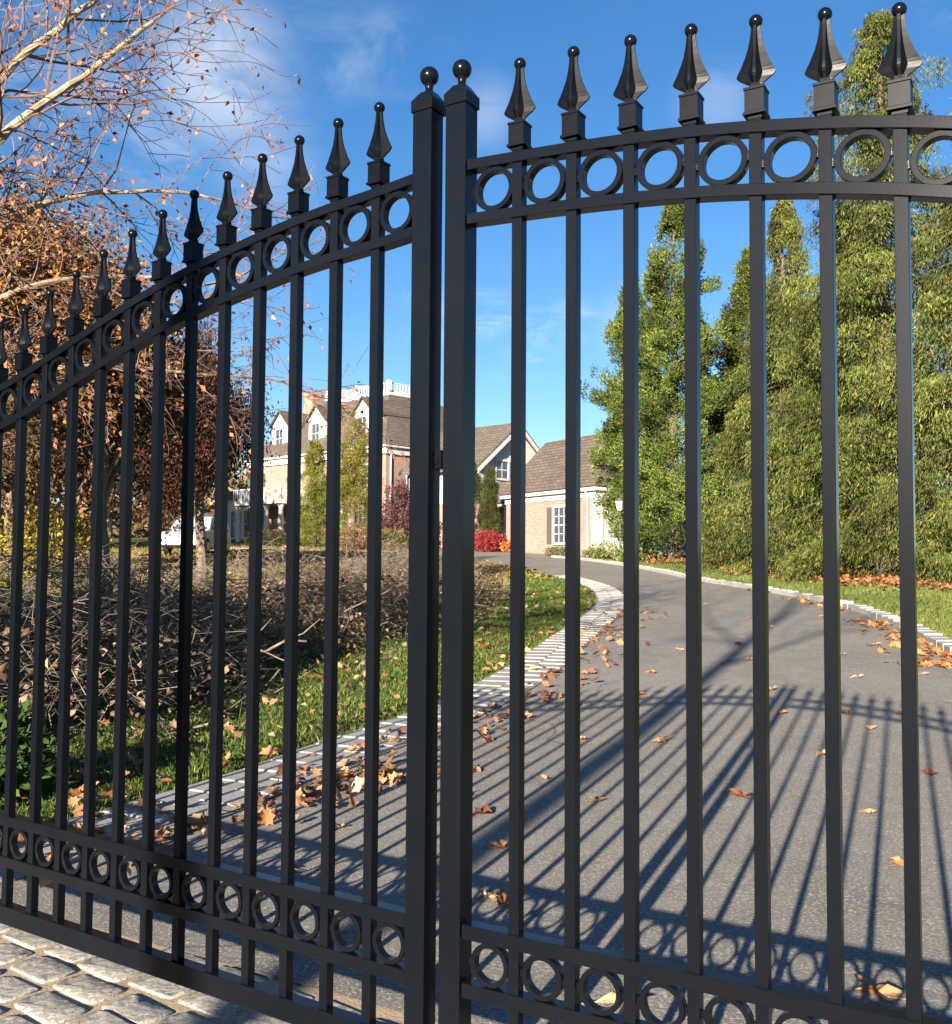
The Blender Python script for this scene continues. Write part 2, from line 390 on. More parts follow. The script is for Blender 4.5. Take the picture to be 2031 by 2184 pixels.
# ground sheet
def axis_steps(segs):
    out = []
    for a, b, st in segs: out += list(np.arange(a, b, st))
    return np.array(out + [segs[-1][1]])
gx = axis_steps([(-900,-200,100),(-200,-60,14),(-60,-16,2),(-16,6,0.5),(6,20,2),(20,100,10),(100,900,100)])
gy = axis_steps([(-300,-40,40),(-40,-4,4),(-4,34,0.5),(34,60,2),(60,200,14),(200,1600,140)])
XX, YY = np.meshgrid(gx, gy); ZZ = G(XX, YY) - 0.045
ZZ += np.where((XX < -4.5) & (YY > 1), 0.03*np.sin(XX*1.7+YY*0.9)*np.cos(YY*1.3), 0)
nx, ny = len(gx), len(gy)
idx = np.arange(nx*ny).reshape(ny, nx)
F = np.stack([idx[:-1,:-1], idx[:-1,1:], idx[1:,1:], idx[1:,:-1]], -1).reshape(-1, 4)
ground = link('ground', tri_mesh('ground', np.stack([XX, YY, ZZ], -1).reshape(-1, 3), F), 'soil'); tag(ground, kind='structure')

# driveway sheet between the kerbs
yy = np.concatenate([np.arange(0.64, 8, 0.25), np.arange(8, 38, 0.5)])
rows = []
for y in yy:
    xl, xr = lawn_x(y)-0.05, right_x(y)+0.05
    xs = np.linspace(xl, xr, 30); rows.append(np.stack([xs, np.full(30, y), G(xs, y)], 1))
V = np.vstack(rows); idx = np.arange(len(V)).reshape(len(yy), 30)
F = np.stack([idx[:-1,:-1], idx[:-1,1:], idx[1:,1:], idx[1:,:-1]], -1).reshape(-1, 4)
drive = link('driveway', tri_mesh('driveway', V, F), 'asphalt'); tag(drive, kind='structure')
# forecourt before the garage
xs = np.linspace(-36, -18.2, 24); ys = np.linspace(34, 46.5, 18); XX, YY = np.meshgrid(xs, ys)
keep = YY + 0.0*XX
V = np.stack([XX, YY, G(XX, YY)+0.008], -1).reshape(-1, 3); idx = np.arange(len(V)).reshape(18, 24)
F = np.stack([idx[:-1,:-1], idx[:-1,1:], idx[1:,1:], idx[1:,:-1]], -1).reshape(-1, 4)
cen = V[F].mean(1); ok = (cen[:,1] > 36.5 + (-18-cen[:,0])*0.12) & (cen[:,1] < 38.6 + (-17.5-cen[:,0])*1.0) & (cen[:,1] < 43.5)
tag(link('forecourt', tri_mesh('forecourt', V, F[ok]), 'asphalt'), kind='structure')
# street on the near side of the gate
m = MB(); m.add([(-60,-9,-0.006),(60,-9,-0.006),(60,-0.95,-0.006),(-60,-0.95,-0.006)], [(0,1,2,3)])
tag(m.build('street', 'street'), kind='structure')

# ------------------------------------------------------------------ cobbled apron in front of and under the gate
apron = MB(); apron.add([(-4.6,-0.95,-0.006),(4.4,-0.95,-0.006),(4.4,0.74,-0.006),(-4.6,0.74,-0.006)], [(0,1,2,3)])
apron = apron.build('cobbled_apron', 'mortar'); tag(apron, kind='structure')
def cobble_mesh(lx, ly, h, seed):
    r = np.random.default_rng(seed); m = MB(); n = 14
    def ring(k, z, jit):
        out = []
        for i in range(n):
            t = 2*math.pi*i/n; c, s = math.cos(t), math.sin(t)
            e = 0.24
            x = lx/2*k*math.copysign(abs(c)**e, c); y = ly/2*k*math.copysign(abs(s)**e, s)
            out.append((x*(1+r.normal()*jit), y*(1+r.normal()*jit*1.6), z+r.normal()*0.0015))
        return out
    a, b, c, d = ring(1.0, -0.04, 0.02), ring(1.0, h*0.45, 0.025), ring(0.965, h*0.88, 0.022), ring(0.86, h, 0.03)
    vs = a+b+c+d+[(0, 0, h*1.03)]; fs = []
    for q in range(3):
        for i in range(n):
            j = (i+1) % n; fs.append((q*n+i, q*n+j, (q+1)*n+j, (q+1)*n+i))
    for i in range(n): fs.append((3*n+i, 3*n+(i+1) % n, 4*n))
    m.add(vs, fs); return m.mesh('cobble', True)
cob = []
for i, lx in enumerate((0.215, 0.235, 0.25, 0.20, 0.225, 0.24)):
    me = cobble_mesh(lx, 0.136, 0.0055 + 0.0015*(i % 3), 30+i); me.materials.append(MT['granite' if i % 3 else 'granite_warm']); cob.append((lx, me))
tilt = -0.085
row_y0, row_d = 0.585, 0.166
for r in range(9):
    x = -4.3 + rng.random()*0.2
    while x < 3.9:
        lx, me = cob[rng.integers(0, 6)]
        cx, cy = x + lx/2, row_y0 - r*row_d
        o = bpy.data.objects.new('cobble', me); o.parent = apron
        yw = cy + (cx+1.8)*math.tan(tilt)*0.9
        if yw < 0.59 and yw > -0.86:
            o.location = (cx, yw + rng.normal()*0.005, -0.006 + 0.001 + rng.normal()*0.0012)
            o.rotation_euler = (rng.normal()*0.012, rng.normal()*0.008, tilt + rng.normal()*0.02 + (math.pi if rng.random() < .5 else 0))
            C.objects.link(o)
        x += lx + 0.024 + rng.random()*0.016

# ------------------------------------------------------------------ kerbs
def kerb_mesh(lx, ly, h, seed):
    r = np.random.default_rng(seed); m = MB(); j = lambda s: r.normal()*s
    b = 0.010
    lo = [(-lx/2,-ly/2,-0.08),(lx/2,-ly/2,-0.08),(lx/2,ly/2,-0.08),(-lx/2,ly/2,-0.08)]
    mi = [(x+j(.004), y+j(.004), h-0.008) for x, y, _ in lo]
    hi = [(x-math.copysign(b, x)+j(.005), y-math.copysign(b, y)+j(.004), h+j(.0012)) for x, y, _ in lo]
    vs = lo+mi+hi; fs = [(8,9,10,11)]
    for q in (0, 4):
        for i in range(4): fs.append((q+i, q+(i+1)%4, q+4+(i+1)%4, q+4+i))
    m.add(vs, fs); me = m.mesh('kerb_stone'); me.materials.append(MT['kerb']); return me
kerb_l = tag(empty('kerb', (0,0,0)), kind='structure')
P = lawn_curve[(lawn_curve[:, 1] > 0.66) & (lawn_curve[:, 1] < 26)]; T, Nn = normals2(P); V = []
for i in range(len(P)):
    for o_ in (0.0, 0.33, 0.655):
        q = P[i] - Nn[i]*o_; V.append((q[0], q[1], Gz(*q) + (0.016 if o_ < 0.6 else 0.010)))
F = np.array([(3*i+k, 3*i+k+1, 3*i+k+4, 3*i+k+3) for i in range(len(P)-1) for k in (0, 1)])
link('bedding', tri_mesh('bedding', np.array(V), F), 'kerb_bed', kerb_l)
kl = [kerb_mesh(0.309, 0.309, 0.015+0.0012*i, 60+i) for i in range(4)]
for rrow in range(2):
    P = resample(LAWN_L[:14], 0.315); T, Nn = normals2(P)
    for i in range(len(P)):
        if P[i,1] < 0.72 or P[i,1] > 26: continue
        q = P[i] - Nn[i]*(0.17 + rrow*0.315) + T[i]*(0.15*rrow)
        o = bpy.data.objects.new('kerb_stone', kl[rng.integers(0,4)]); o.parent = kerb_l
        o.location = (q[0], q[1], Gz(*q) + 0.006 - 0.002*rrow + rng.normal()*0.0012)
        o.rotation_euler = (rng.normal()*.006, rng.normal()*.006, math.atan2(T[i,1], T[i,0]) + rng.normal()*.02); C.objects.link(o)
kerb_r = tag(empty('kerb', (0,0,0)), kind='structure')
kr = [kerb_mesh(0.388, 0.24, 0.085+0.004*i, 80+i) for i in range(4)]
P = resample(RIGHT_K, 0.395); T, Nn = normals2(P)
for i in range(len(P)):
    if P[i,1] < 3 : continue
    q = P[i] - Nn[i]*0.15
    o = bpy.data.objects.new('kerb_stone', kr[rng.integers(0,4)]); o.parent = kerb_r
    o.location = (q[0], q[1], Gz(*q) + rng.normal()*0.006)
    o.rotation_euler = (rng.normal()*.02, rng.normal()*.02, math.atan2(T[i,1], T[i,0]) + rng.normal()*.03); C.objects.link(o)

# ------------------------------------------------------------------ the gate
S = 0.145; ZG = 3.97
w = 0.1893*S; PW = 0.4082*S
def zz(z): return (z + ZG)*S
# upper edge of the top rail against picket index, outward from the meeting post
ARC_L = [(-1.2,12.93),(0,12.80),(1,12.76),(2,12.66),(3,12.52),(4,12.36),(5,12.18),(6,11.97),(7,11.70),(8,11.41),(9,11.09),(10,10.79),(11,10.49),(12,10.25),(13,10.06),(14,9.92),(15,9.82),(16,9.76),(17,9.73),(18,9.72),(22.5,9.72)]
ARC_R = [(-1.2,12.96),(0,12.91),(1,12.86),(2,12.79),(3,12.70),(4,12.56),(5,12.40),(6,12.20),(7,11.95),(8,11.66),(9,11.36),(10,11.06),(11,10.78),(12,10.52),(13,10.30),(14,10.13),(15,10.01),(16,9.93),(17,9.89),(18,9.87),(22.5,9.87)]
def smooth_arc(A):
    xs = np.linspace(A[0][0], A[-1][0], 240); y = np.interp(xs, [a[0] for a in A], [a[1] for a in A])
    for _ in range(60): y[1:-1] = 0.25*y[:-2]+0.5*y[1:-1]+0.25*y[2:]
    return lambda q: float(np.interp(q, xs, y))

def finial_mesh():
    # z measured from the rail's upper edge; square stub, collar with two flanges, flat spear with a front ridge, ball
    m = MB(); h = lambda v: v*S
    def sq(hw, z): return [(-hw,-hw,z),(hw,-hw,z),(hw,hw,z),(-hw,hw,z)]
    prof = [(0.105,0.04),(0.105,0.085),(0.165,0.095),(0.165,0.135),(0.143,0.15),(0.143,0.465),(0.156,0.475),(0.156,0.51),(0.070,0.522),(0.066,0.60)]
    vs = []; fs = []
    for hw, z in prof: vs += sq(h(hw), h(z))
    for q in range(len(prof)-1):
        for i in range(4): fs.append((q*4+i, q*4+(i+1)%4, q*4+4+(i+1)%4, q*4+4+i))
    fs.append((3,2,1,0)); k = len(prof)*4-4; fs.append((k,k+1,k+2,k+3)); m.add(vs, fs)
    sp = [(0.565,0.070,0.070),(0.60,0.112,0.078),(0.645,0.180,0.095),(0.69,0.250,0.112),(0.735,0.292,0.124),(0.765,0.290,0.126),(0.82,0.262,0.124),(0.89,0.222,0.116),(0.97,0.188,0.106),(1.06,0.150,0.094),(1.16,0.118,0.084),(1.28,0.092,0.074),(1.40,0.076,0.066),(1.49,0.070,0.064)]
    vs = []; fs = []
    for z, hx, hy in sp:
        rw = min(0.022, hy*0.4)
        ix, iy = hx*0.36, hy*0.50      # hollow flanks between the wings
        pts = [(hx, 0.016), (ix, iy*0.72), (rw, hy), (-rw, hy), (-ix, iy*0.72), (-hx, 0.016), (-hx, -0.016), (-ix, -iy*0.72), (-rw, -hy), (rw, -hy), (ix, -iy*0.72), (hx, -0.016)]
        vs += [(h(x), h(y), h(z)) for x, y in pts]
    n = 12
    for q in range(len(sp)-1):
        for i in range(n): fs.append((q*n+i, q*n+(i+1)%n, (q+1)*n+(i+1)%n, (q+1)*n+i))
    fs.append(tuple(range(n))[::-1]); fs.append(tuple((len(sp)-1)*n+i for i in range(n))); m.add(vs, fs)
    R = 0.103; zc = 1.558
    m.lathe([(h(R*math.cos(a)) + 1e-5, h(zc + R*math.sin(a))) for a in np.linspace(-1.45, 1.55, 12)], seg=18)
    me = m.mesh('finial'); me.materials.append(MT['cast']); me.materials.append(MT['iron'])
    sm = [False]*len(me.polygons)
    for p in me.polygons:
        if p.center.z > h(1.46): p.use_smooth = True; p.material_index = 1
    return me
def ring_mesh(R, t, d):
    m = MB(); n = 36; vs = []; fs = []; bv = 0.0012
    prof = [(R-t, -d/2+bv), (R-t+bv, -d/2), (R-bv, -d/2), (R, -d/2+bv), (R, d/2-bv), (R-bv, d/2), (R-t+bv, d/2), (R-t, d/2-bv)]
    k = len(prof)
    for i in range(n):
        a = 2*math.pi*i/n
        for r, y in prof: vs.append((r*math.cos(a), y, r*math.sin(a)))
    for i in range(n):
        j = (i+1) % n
        for q in range(k): fs.append((i*k+q, i*k+(q+1)%k, j*k+(q+1)%k, j*k+q))
    m.add(vs, fs)
    # weld lugs on both sides
    for sx in (-1, 1):
        x0 = sx*(R-0.0015); x1 = sx*(R+0.0068); m.box(min(x0,x1), max(x0,x1), -0.006, 0.006, -0.008, 0.008)
    me = m.mesh('ring'); me.materials.append(MT['iron']); 
    return me
FIN = finial_mesh()
RING_T = ring_mesh(0.384*S, 0.092*S, 0.165*S); RING_B = ring_mesh(0.354*S, 0.082*S, 0.165*S)
NP = 22
RY0, RY1 = -0.035*S, 0.235*S                     # rails: front and back
def make_leaf(label, loc, phi, d, arc, post_left):
    root = tag(empty('gate_leaf', loc, phi), label, 'gate')
    A = smooth_arc(arc)
    def X(i): return d*i*S                          # left edge of picket i
    # pickets with their finials
    for i in range(NP):
        zt = zz(A(i)) + 0.06*S
        m = MB(); m.box(-w/2, w/2, -w/2, w/2, zz(-2.2), zt)
        o = m.build('picket', 'iron', root); o.location = (X(i)+w/2, w/2, 0); bevel(o, 0.0009, 1)
        f = bpy.data.objects.new('finial', FIN); C.objects.link(f); f.parent = o
        f.location = (0, 0, zz(A(i)) - 0.012*S + rng.normal()*0.0008); f.rotation_euler = (0, 0, rng.normal()*0.015)
    # curved rails
    i0 = -(PW/S*0.5 + 0.30) if d > 0 else -0.62
    ends = (X(-0.86)+0.0, X(NP)) if d > 0 else (X(-0.97), X(NP)-0.0)
    for off, hh in ((0.0, 0.18), (0.95, 0.18)):
        n = 110; m = MB(); vs = []; fs = []
        for k in range(n):
            x = ends[0] + (ends[1]-ends[0])*k/(n-1); q = d*(x - (w/2))/S
            zu = zz(A(q) - off); zl = zu - hh*S
            b = 0.0012
            vs += [(x, RY0, zl+b), (x, RY0, zu-b), (x, RY0+b, zu), (x, RY1-b, zu), (x, RY1, zu-b), (x, RY1, zl+b), (x, RY1-b, zl), (x, RY0+b, zl)]
        for k in range(n-1):
            for q in range(8): fs.append((k*8+q, k*8+(q+1)%8, k*8+8+(q+1)%8, k*8+8+q))
        fs.append(tuple(range(8))); fs.append(tuple((n-1)*8+q for q in range(8))[::-1]); m.add(vs, fs)
        m.build('top_rail', 'iron', root)
    for z0, z1, nm in ((-0.24, 0.0, 'lower_rail'), (-1.19, -0.95, 'lower_rail'), (-2.48, -2.07, 'bottom_rail')):
        m = MB(); e = sorted((ends[0], ends[1])); m.box(e[0], e[1], RY0-(0.012*S if nm == 'bottom_rail' else 0), RY1+(0.012*S if nm == 'bottom_rail' else 0), zz(z0), zz(z1))
        bevel(m.build(nm, 'iron', root), 0.0012, 1)
    # rings between pickets, also between the post and the first picket
    for i in range(-1, NP-1):
        xm = (X(i)+X(i+1))/2 + w/2
        if i == -1: xm = X(-0.5) + w/2 + (0.04*S if d > 0 else -0.02*S)
        q = d*(xm - w/2)/S
        o = bpy.data.objects.new('ring', RING_T); C.objects.link(o); o.parent = root
        o.location = (xm, w/2+rng.normal()*0.0006, zz(A(q)-0.18-0.385)); o.rotation_euler = (0, rng.random()*0.0, 0)
        o = bpy.data.objects.new('ring', RING_B); C.objects.link(o); o.parent = root
        o.location = (xm, w/2+rng.normal()*0.0006, zz(-0.595))
    # meeting post with cap and ball
    py = -0.055*S
    PD = PW*(1.0 if d > 0 else 0.88)
    m = MB(); m.box(0, PW, py, py+PD, zz(-3.1), zz(14.05))
    p = m.build('post', 'iron', root); p.location = (post_left*S, 0, 0); bevel(p, 0.0010, 1)
    cx, cy = PW/2, py+PW/2; h1 = 0.232*S; h2 = 0.115*S
    m = MB(); m.box(cx-h1, cx+h1, cy-h1, cy+h1, zz(13.98), zz(14.20))
    m.frust(cx-h1*0.97, cx+h1*0.97, cy-h1*0.97, cy+h1*0.97, zz(14.195), cx-h2, cx+h2, cy-h2, cy+h2, zz(14.37))
    cp = m.build('post_cap', 'iron', p); bevel(cp, 0.0012, 1)
    m = MB(); R = 0.172*S; zc = zz(14.675)
    m.lathe([(0.075*S, zz(14.36)), (0.070*S, zz(14.46)), (0.085*S, zc-R*0.93)] + [(R*math.cos(a)+1e-5, zc+R*math.sin(a)) for a in np.linspace(-1.0, 1.56, 16)], c=(cx, cy), seg=28)
    m.build('ball', 'iron', p, True)
    # hinge stile at the far end
    m = MB(); hx = X(NP) if d > 0 else X(NP)-PW+w
    m.box(hx, hx+PW, py, py+PW, zz(-3.1), zz(A(NP)+1.1)); bevel(m.build('hinge_stile', 'iron', root), 0.003, 2)
    m = MB(); c2 = hx+PW/2; m.box(c2-h1, c2+h1, cy-h1, cy+h1, zz(A(NP)+1.08), zz(A(NP)+1.28)); m.build('stile_cap', 'iron', root)
    return root, p
leaf_r, post_r = make_leaf('black iron gate leaf on the right, its meeting post standing slightly taller', (0,0,0), 0.0, 1, ARC_R, -1.2974)
leaf_l, post_l = make_leaf('black iron gate leaf on the left, swinging down in an arch towards the orange tree', (-2.9312*S,0,0), -0.0562, -1, ARC_L, 0.9832)
m = MB(); m.box(PW, PW+0.020, 0.018, 0.040, zz(7.62), zz(7.95)); m.box(PW+0.002, PW+0.012, 0.014, 0.044, zz(7.70), zz(7.87))
bevel(m.build('latch', 'iron', post_l), 0.002, 1)

# ------------------------------------------------------------------ vegetation builders
def conifer(name, label, x, y, h, rad, nb, style, cols, seed, group=None, droop=0.5, prof=0.85, bare=0.03, size=1.0, lean=(0, 0)):
    """style 'spruce': boughs that sag and carry hanging sprays; 'cedar': dense upward sprays"""
    global rng
    rng_keep = rng; rng = np.random.default_rng(seed)
    root = tag(empty(name, (x, y, Gz(x, y)-0.05)), label, 'tree', group)
    m = MB(); tz = np.linspace(0, h*0.97, 9)
    m.tube([(lean[0]*t/h*t/h + 0.04*math.sin(t), lean[1]*t/h + 0.04*math.cos(t*1.3), t) for t in tz], [max(0.02, 0.018*h*(1-t/h)+0.015) for t in tz], 8)
    mb = m
    if h > 9: nb = int(nb*0.36)
    t = (np.arange(nb)+rng.random(nb))/nb; t = t**0.85; z0 = h*(bare + (0.985-bare)*t)
    clump = 1 + 0.22*np.sin(t*h*1.9 + rng.random()*6) + 0.14*np.sin(t*h*4.3)
    L = rad*(1-t)**prof*(0.62+0.5*rng.random(nb))*clump + 0.10*rad*rng.random(nb)
    az = (np.arange(nb)*2.39996 + rng.normal(size=nb)*0.35) % (2*math.pi)
    L *= 1 + 0.18*np.sin(az*3 + t*9 + seed)
    L = np.maximum(L, 0.12)
    out = np.stack([np.cos(az), np.sin(az), np.zeros(nb)], 1)
    cx = lean[0]*t*t; cy = lean[1]*t
    Ps, Ds, Ls, Ws, Cs = [], [], [], [], []
    nsamp = 14
    base_tone = rng.random(nb)
    for k in range(nsamp):
        u = 0.22+0.80*((k+0.5+rng.random(nb)*0.6)/nsamp)**0.8
        if style == 'spruce':
            dz = L*(-droop*u**1.3*0.9 + 0.25*droop*u**3) + 0.18*L*(t-0.3)
        else:
            dz = L*(0.55*u - 0.15*u*u)*(np.clip(t/0.3, 0, 1)*1.3-0.3)
        p = np.stack([cx, cy, z0], 1) + out*(L*u)[:, None]; p[:, 2] += dz
        for q in range(78 if h > 9 else 26):
            sel = rng.random(nb) < np.clip(0.15 + 0.9*L/rad*(0.4+0.8*u), 0.10, 1)
            n = int(sel.sum())
            if not n: continue
            side = np.stack([-out[sel, 1], out[sel, 0], np.zeros(n)], 1)
            if style == 'spruce':
                hang = rng.random(n)**1.7*(0.25+0.45*np.minimum(L[sel], 2)/2)*size
                j = side*np.clip(rng.normal(size=(n, 1)), -1.6, 1.6)*(0.07+0.20*np.sqrt(np.clip(1.04-u[sel], 0, 1))[:, None]*L[sel][:, None]**0.8)
                j = j + rng.normal(size=(n, 3))*0.05; j[:, 2] -= hang
                d = out[sel]*0.30 + side*rng.normal(size=(n, 1))*0.35 + np.array([0, 0, -0.85]) + rng.normal(size=(n, 3))*0.30
                ln = (0.065 + 0.10*rng.random(n))*size
            else:
                lift = rng.random(n)**1.3*0.42*size
                j = side*np.clip(rng.normal(size=(n, 1)), -1.7, 1.7)*(0.07+0.17*np.sqrt(np.clip(1.05-u[sel], 0, 1))[:, None]*L[sel][:, None]**0.8) + rng.normal(size=(n, 3))*0.05; j[:, 2] += lift
                d = out[sel]*0.65 + side*rng.normal(size=(n, 1))*0.55 + np.array([0, 0, 0.65]) + rng.normal(size=(n, 3))*0.45
                ln = (0.05 + 0.085*rng.random(n))*size
            q3 = p[sel]+j; ph = seed*1.7
            f = 1.1*np.sin(1.7*q3[:, 0]+ph)*np.sin(1.6*q3[:, 1]+1.3*ph)*np.sin(1.25*q3[:, 2]+0.7*ph) + 0.55*np.sin(5.1*q3[:, 0]+ph)*np.sin(4.7*q3[:, 2]+ph)*np.sin(4.9*q3[:, 1])
            kp = (f > -0.26) | (rng.random(n) < 0.07)
            sidx = np.nonzero(sel)[0][kp]; sel = np.zeros(nb, bool); sel[sidx] = True
            j, d, ln = j[kp], d[kp], ln[kp]; n = int(kp.sum())
            if not n: continue
            Ps.append(p[sel]+j); Ds.append(d); Ls.append(ln); Ws.append(ln*((0.17+0.10*rng.random(n)) if style == 'spruce' else (0.24+0.16*rng.random(n))))
            c = palette(n, cols, 0.2)
            c = c*(0.42 + 1.1*base_tone[sel][:, None])
            br = rng.random(n) < 0.03
            c[br] = np.array([0.24, 0.13, 0.05])*(0.7+0.5*rng.random((int(br.sum()), 1)))
            Cs.append(c)
    V, F, col = diamonds(np.vstack(Ps), np.vstack(Ds), np.concatenate(Ls), np.concatenate(Ws), np.vstack(Cs), 0.3)
    crown = link('crown', tri_mesh('crown', V, F, col), 'needle', root)
    for i in rng.choice(nb, min(nb, 130), replace=False):
        if L[i] < 0.4: continue
        pts = []
        for u in (0, 0.22, 0.44, 0.62):
            dz = L[i]*(-droop*u**1.3*0.9 + 0.25*droop*u**3) + 0.18*L[i]*(t[i]-0.3) if style == 'spruce' else L[i]*(0.55*u-0.15*u*u)
            pts.append((cx[i]+out[i,0]*L[i]*u, cy[i]+out[i,1]*L[i]*u, z0[i]+dz))
        mb.tube(pts, [0.028, 0.020, 0.012, 0.005], 4, False)
    mb.build('trunk', 'bark', root)
    rng = rng_keep
    return root

def grow(mb, p, d, L, r, depth, tips, spread=0.6, segs=4, kids=(2, 4), shrink=0.68, gravity=0.0, wob=0.25, sides=5, rmin=0.004):
    """recursive limbs into mb; tips collects (point, direction)"""
    pts = [p.copy()]; dd = d.copy(); q = p.copy()
    for s in range(segs):
        dd = unit(dd + rng.normal(size=3)*wob*0.45 + np.array([0, 0, gravity])); q = q + dd*L/segs; pts.append(q.copy())
    rs = [max(rmin, r*(1-0.5*i/segs)) for i in range(segs+1)]
    mb.tube(pts, rs, sides if depth > 1 else 3, False)
    if depth == 0:
        for a in pts[1:]: tips.append((a, dd))
        return
    nk = rng.integers(kids[0], kids[1]+1)
    for k in range(nk):
        u = 0.35 + 0.65*(k+rng.random())/nk
        f = u*segs; i = min(int(f), segs-1); b = pts[i] + (pts[i+1]-pts[i])*(f-i)
        sd = unit(np.cross(dd, rng.normal(size=3)))
        nd = unit(dd*(1-spread*0.5) + sd*spread)
        grow(mb, b, nd, L*shrink*(0.7+0.5*rng.random()), max(rmin, r*0.55), depth-1, tips, spread, segs, kids, shrink, gravity, wob, sides, rmin)
    grow(mb, pts[-1], dd, L*shrink*0.9, max(rmin, rs[-1]*0.9), depth-1, tips, spread, segs, kids, shrink, gravity, wob, sides, rmin)

def broadleaf(name, label, x, y, h, crown_r, cols, seed, leaves=14000, leaf=0.11, bark='bark', group=None, trunk_h=0.3, depth=4, spread=0.75, cat='tree', flat=1.0, scatter=0.35):
    global rng
    rng_keep = rng; rng = np.random.default_rng(seed)
    root = tag(empty(name, (x, y, Gz(x, y)-0.05)), label, cat, group)
    m = MB(); th = h*trunk_h
    n = 5; m.tube([(0.05*math.sin(i*1.3), 0.04*math.cos(i), th*i/n) for i in range(n+1)], [0.024*h*(1-0.45*i/n) for i in range(n+1)], 8)
    m.build('trunk', bark, root)
    b = MB(); tips = []
    nl = 6
    for k in range(nl):
        a = 2*math.pi*(k+rng.random()*0.6)/nl
        d = unit(np.array([math.cos(a)*0.8, math.sin(a)*0.8, 0.55+0.9*rng.random()]))
        grow(b, np.array([0, 0, th*(0.75+0.25*rng.random())]), d, h*(1-trunk_h)*0.42, 0.011*h, depth-1, tips, spread, 3, (2, 3), 0.66, 0.02, 0.3)
    grow(b, np.array([0, 0, th*0.95]), np.array([0, 0, 1.0]), h*(1-trunk_h)*0.45, 0.013*h, depth-1, tips, spread, 3, (2, 3), 0.66, 0.05, 0.25)
    b.build('limbs', bark, root)
    T = np.array([t[0] for t in tips])
    # fit the crown into its envelope
    top = T[:, 2].max(); 
    k = rng.integers(0, len(T), leaves)
    P = T[k] + rng.normal(size=(leaves, 3))*scatter*np.array([1, 1, 0.8*flat])
    tone = rng.random(len(T))
    c = palette(leaves, cols, 0.22)*(0.65+0.6*tone[k][:, None])
    ln = leaf*(0.7+0.6*rng.random(leaves))
    V, F, col = diamonds(P, rand_dirs(leaves)+np.array([0, 0, -0.3]), ln, ln*(0.6+0.2*rng.random(leaves)), c, 0.2)
    link('crown', tri_mesh('crown', V, F, col), 'foliage', root)
    sx = crown_r/max(0.1, np.percentile(np.hypot(T[:, 0], T[:, 1]), 90)); sz = h/top
    for o in root.children: 
        o.scale = (sx, sx, sz) if o.name.split('.')[0] != 'trunk' else (1, 1, sz)
    rng = rng_keep
    return root

def shrub(name, label, x, y, h, r, cols, seed, n=5000, leaf=0.07, bark='bark', group=None, shape='round'):
    global rng
    rng_keep = rng; rng = np.random.default_rng(seed)
    root = tag(empty(name, (x, y, Gz(x, y)-0.05)), label, 'shrub', group)
    b = MB()
    for k in range(9):
        a = rng.random()*6.28; q = rng.random()*0.7
        b.tube([(0.05*math.cos(a), 0.05*math.sin(a), 0), (q*r*0.5*math.cos(a), q*r*0.5*math.sin(a), h*0.45), (q*r*math.cos(a), q*r*math.sin(a), h*(0.75+0.15*rng.random()))], [0.03*h/1.5, 0.018*h/1.5, 0.005], 5, False)
    b.build('stems', bark, root)
    u = rand_dirs(n); rr = rng.random((n, 1))**0.33
    bump = 1 + 0.14*np.sin(u[:, :1]*7+seed)*np.cos(u[:, 1:2]*6) + 0.10*np.sin(u[:, 2:]*13+seed*2)
    P = u*rr*bump
    if shape == 'cone':
        zc = (P[:, 2]+1)/2; P = np.stack([P[:, 0]*(1.12-zc)*1.0, P[:, 1]*(1.12-zc)*1.0, P[:, 2]], 1)
    P = P*np.array([r, r, h*0.52]) + np.array([0, 0, h*0.50])
    P[:, 2] = np.maximum(P[:, 2], 0.02)
    ln = leaf*(0.7+0.7*rng.random(n)); c = palette(n, cols, 0.25)
    V, F, col = diamonds(P, u*0.7+rng.normal(size=(n, 3))*0.5+np.array([0, 0, 0.3]), ln, ln*0.55, c, 0.25)
    link('leaves', tri_mesh('leaves', V, F, col), 'foliage', root)
    rng = rng_keep
    return root

OLIVE = [(0.051, 0.072, 0.013), (0.078, 0.098, 0.018), (0.102, 0.116, 0.023), (0.033, 0.049, 0.011)]
SPRUCE = [(0.075, 0.094, 0.018), (0.102, 0.116, 0.024), (0.050, 0.065, 0.015), (0.032, 0.045, 0.011), (0.125, 0.127, 0.030)]
CEDAR = [(0.061, 0.100, 0.016), (0.095, 0.130, 0.022), (0.120, 0.148, 0.027), (0.038, 0.065, 0.015)]

GR = 'evergreens standing on the lawn right of the driveway'
conifer('arborvitae', 'short bright green conifer nearest the garage, at the left of the evergreen row', -15.25, 38.75, 11.7, 1.9, 430, 'cedar', CEDAR, 11, GR, prof=0.66, bare=0.16, size=1.3)
conifer('arborvitae', 'tall bright green conifer, second from the garage, narrow pointed top', -12.9, 37.4, 14.6, 3.1, 760, 'cedar', CEDAR, 12, GR, prof=0.80, bare=0.0, size=1.35)
conifer('spruce_tree', 'green spruce half hidden between the bright conifer and the drooping spruces', -10.4, 39.6, 12.6, 3.3, 820, 'cedar', OLIVE+CEDAR, 13, GR, prof=0.95, size=1.35)
conifer('spruce_tree', 'drooping olive spruce third from the right of the evergreen row', -7.5, 33.4, 13.1, 3.6, 760, 'spruce', SPRUCE, 14, GR, droop=0.45, prof=1.0, size=1.15)
conifer('spruce_tree', 'tallest spruce of the row, its top rising above the arched gate rail', -3.65, 29.2, 17.0, 3.9, 900, 'spruce', SPRUCE+OLIVE, 15, GR, droop=0.45, prof=0.60, size=1.1)
conifer('spruce_tree', 'weeping olive spruce cut by the right edge of the picture', -1.0, 26.8, 13.5, 3.4, 560, 'spruce', SPRUCE, 16, GR, droop=0.5, prof=0.85, size=1.05)
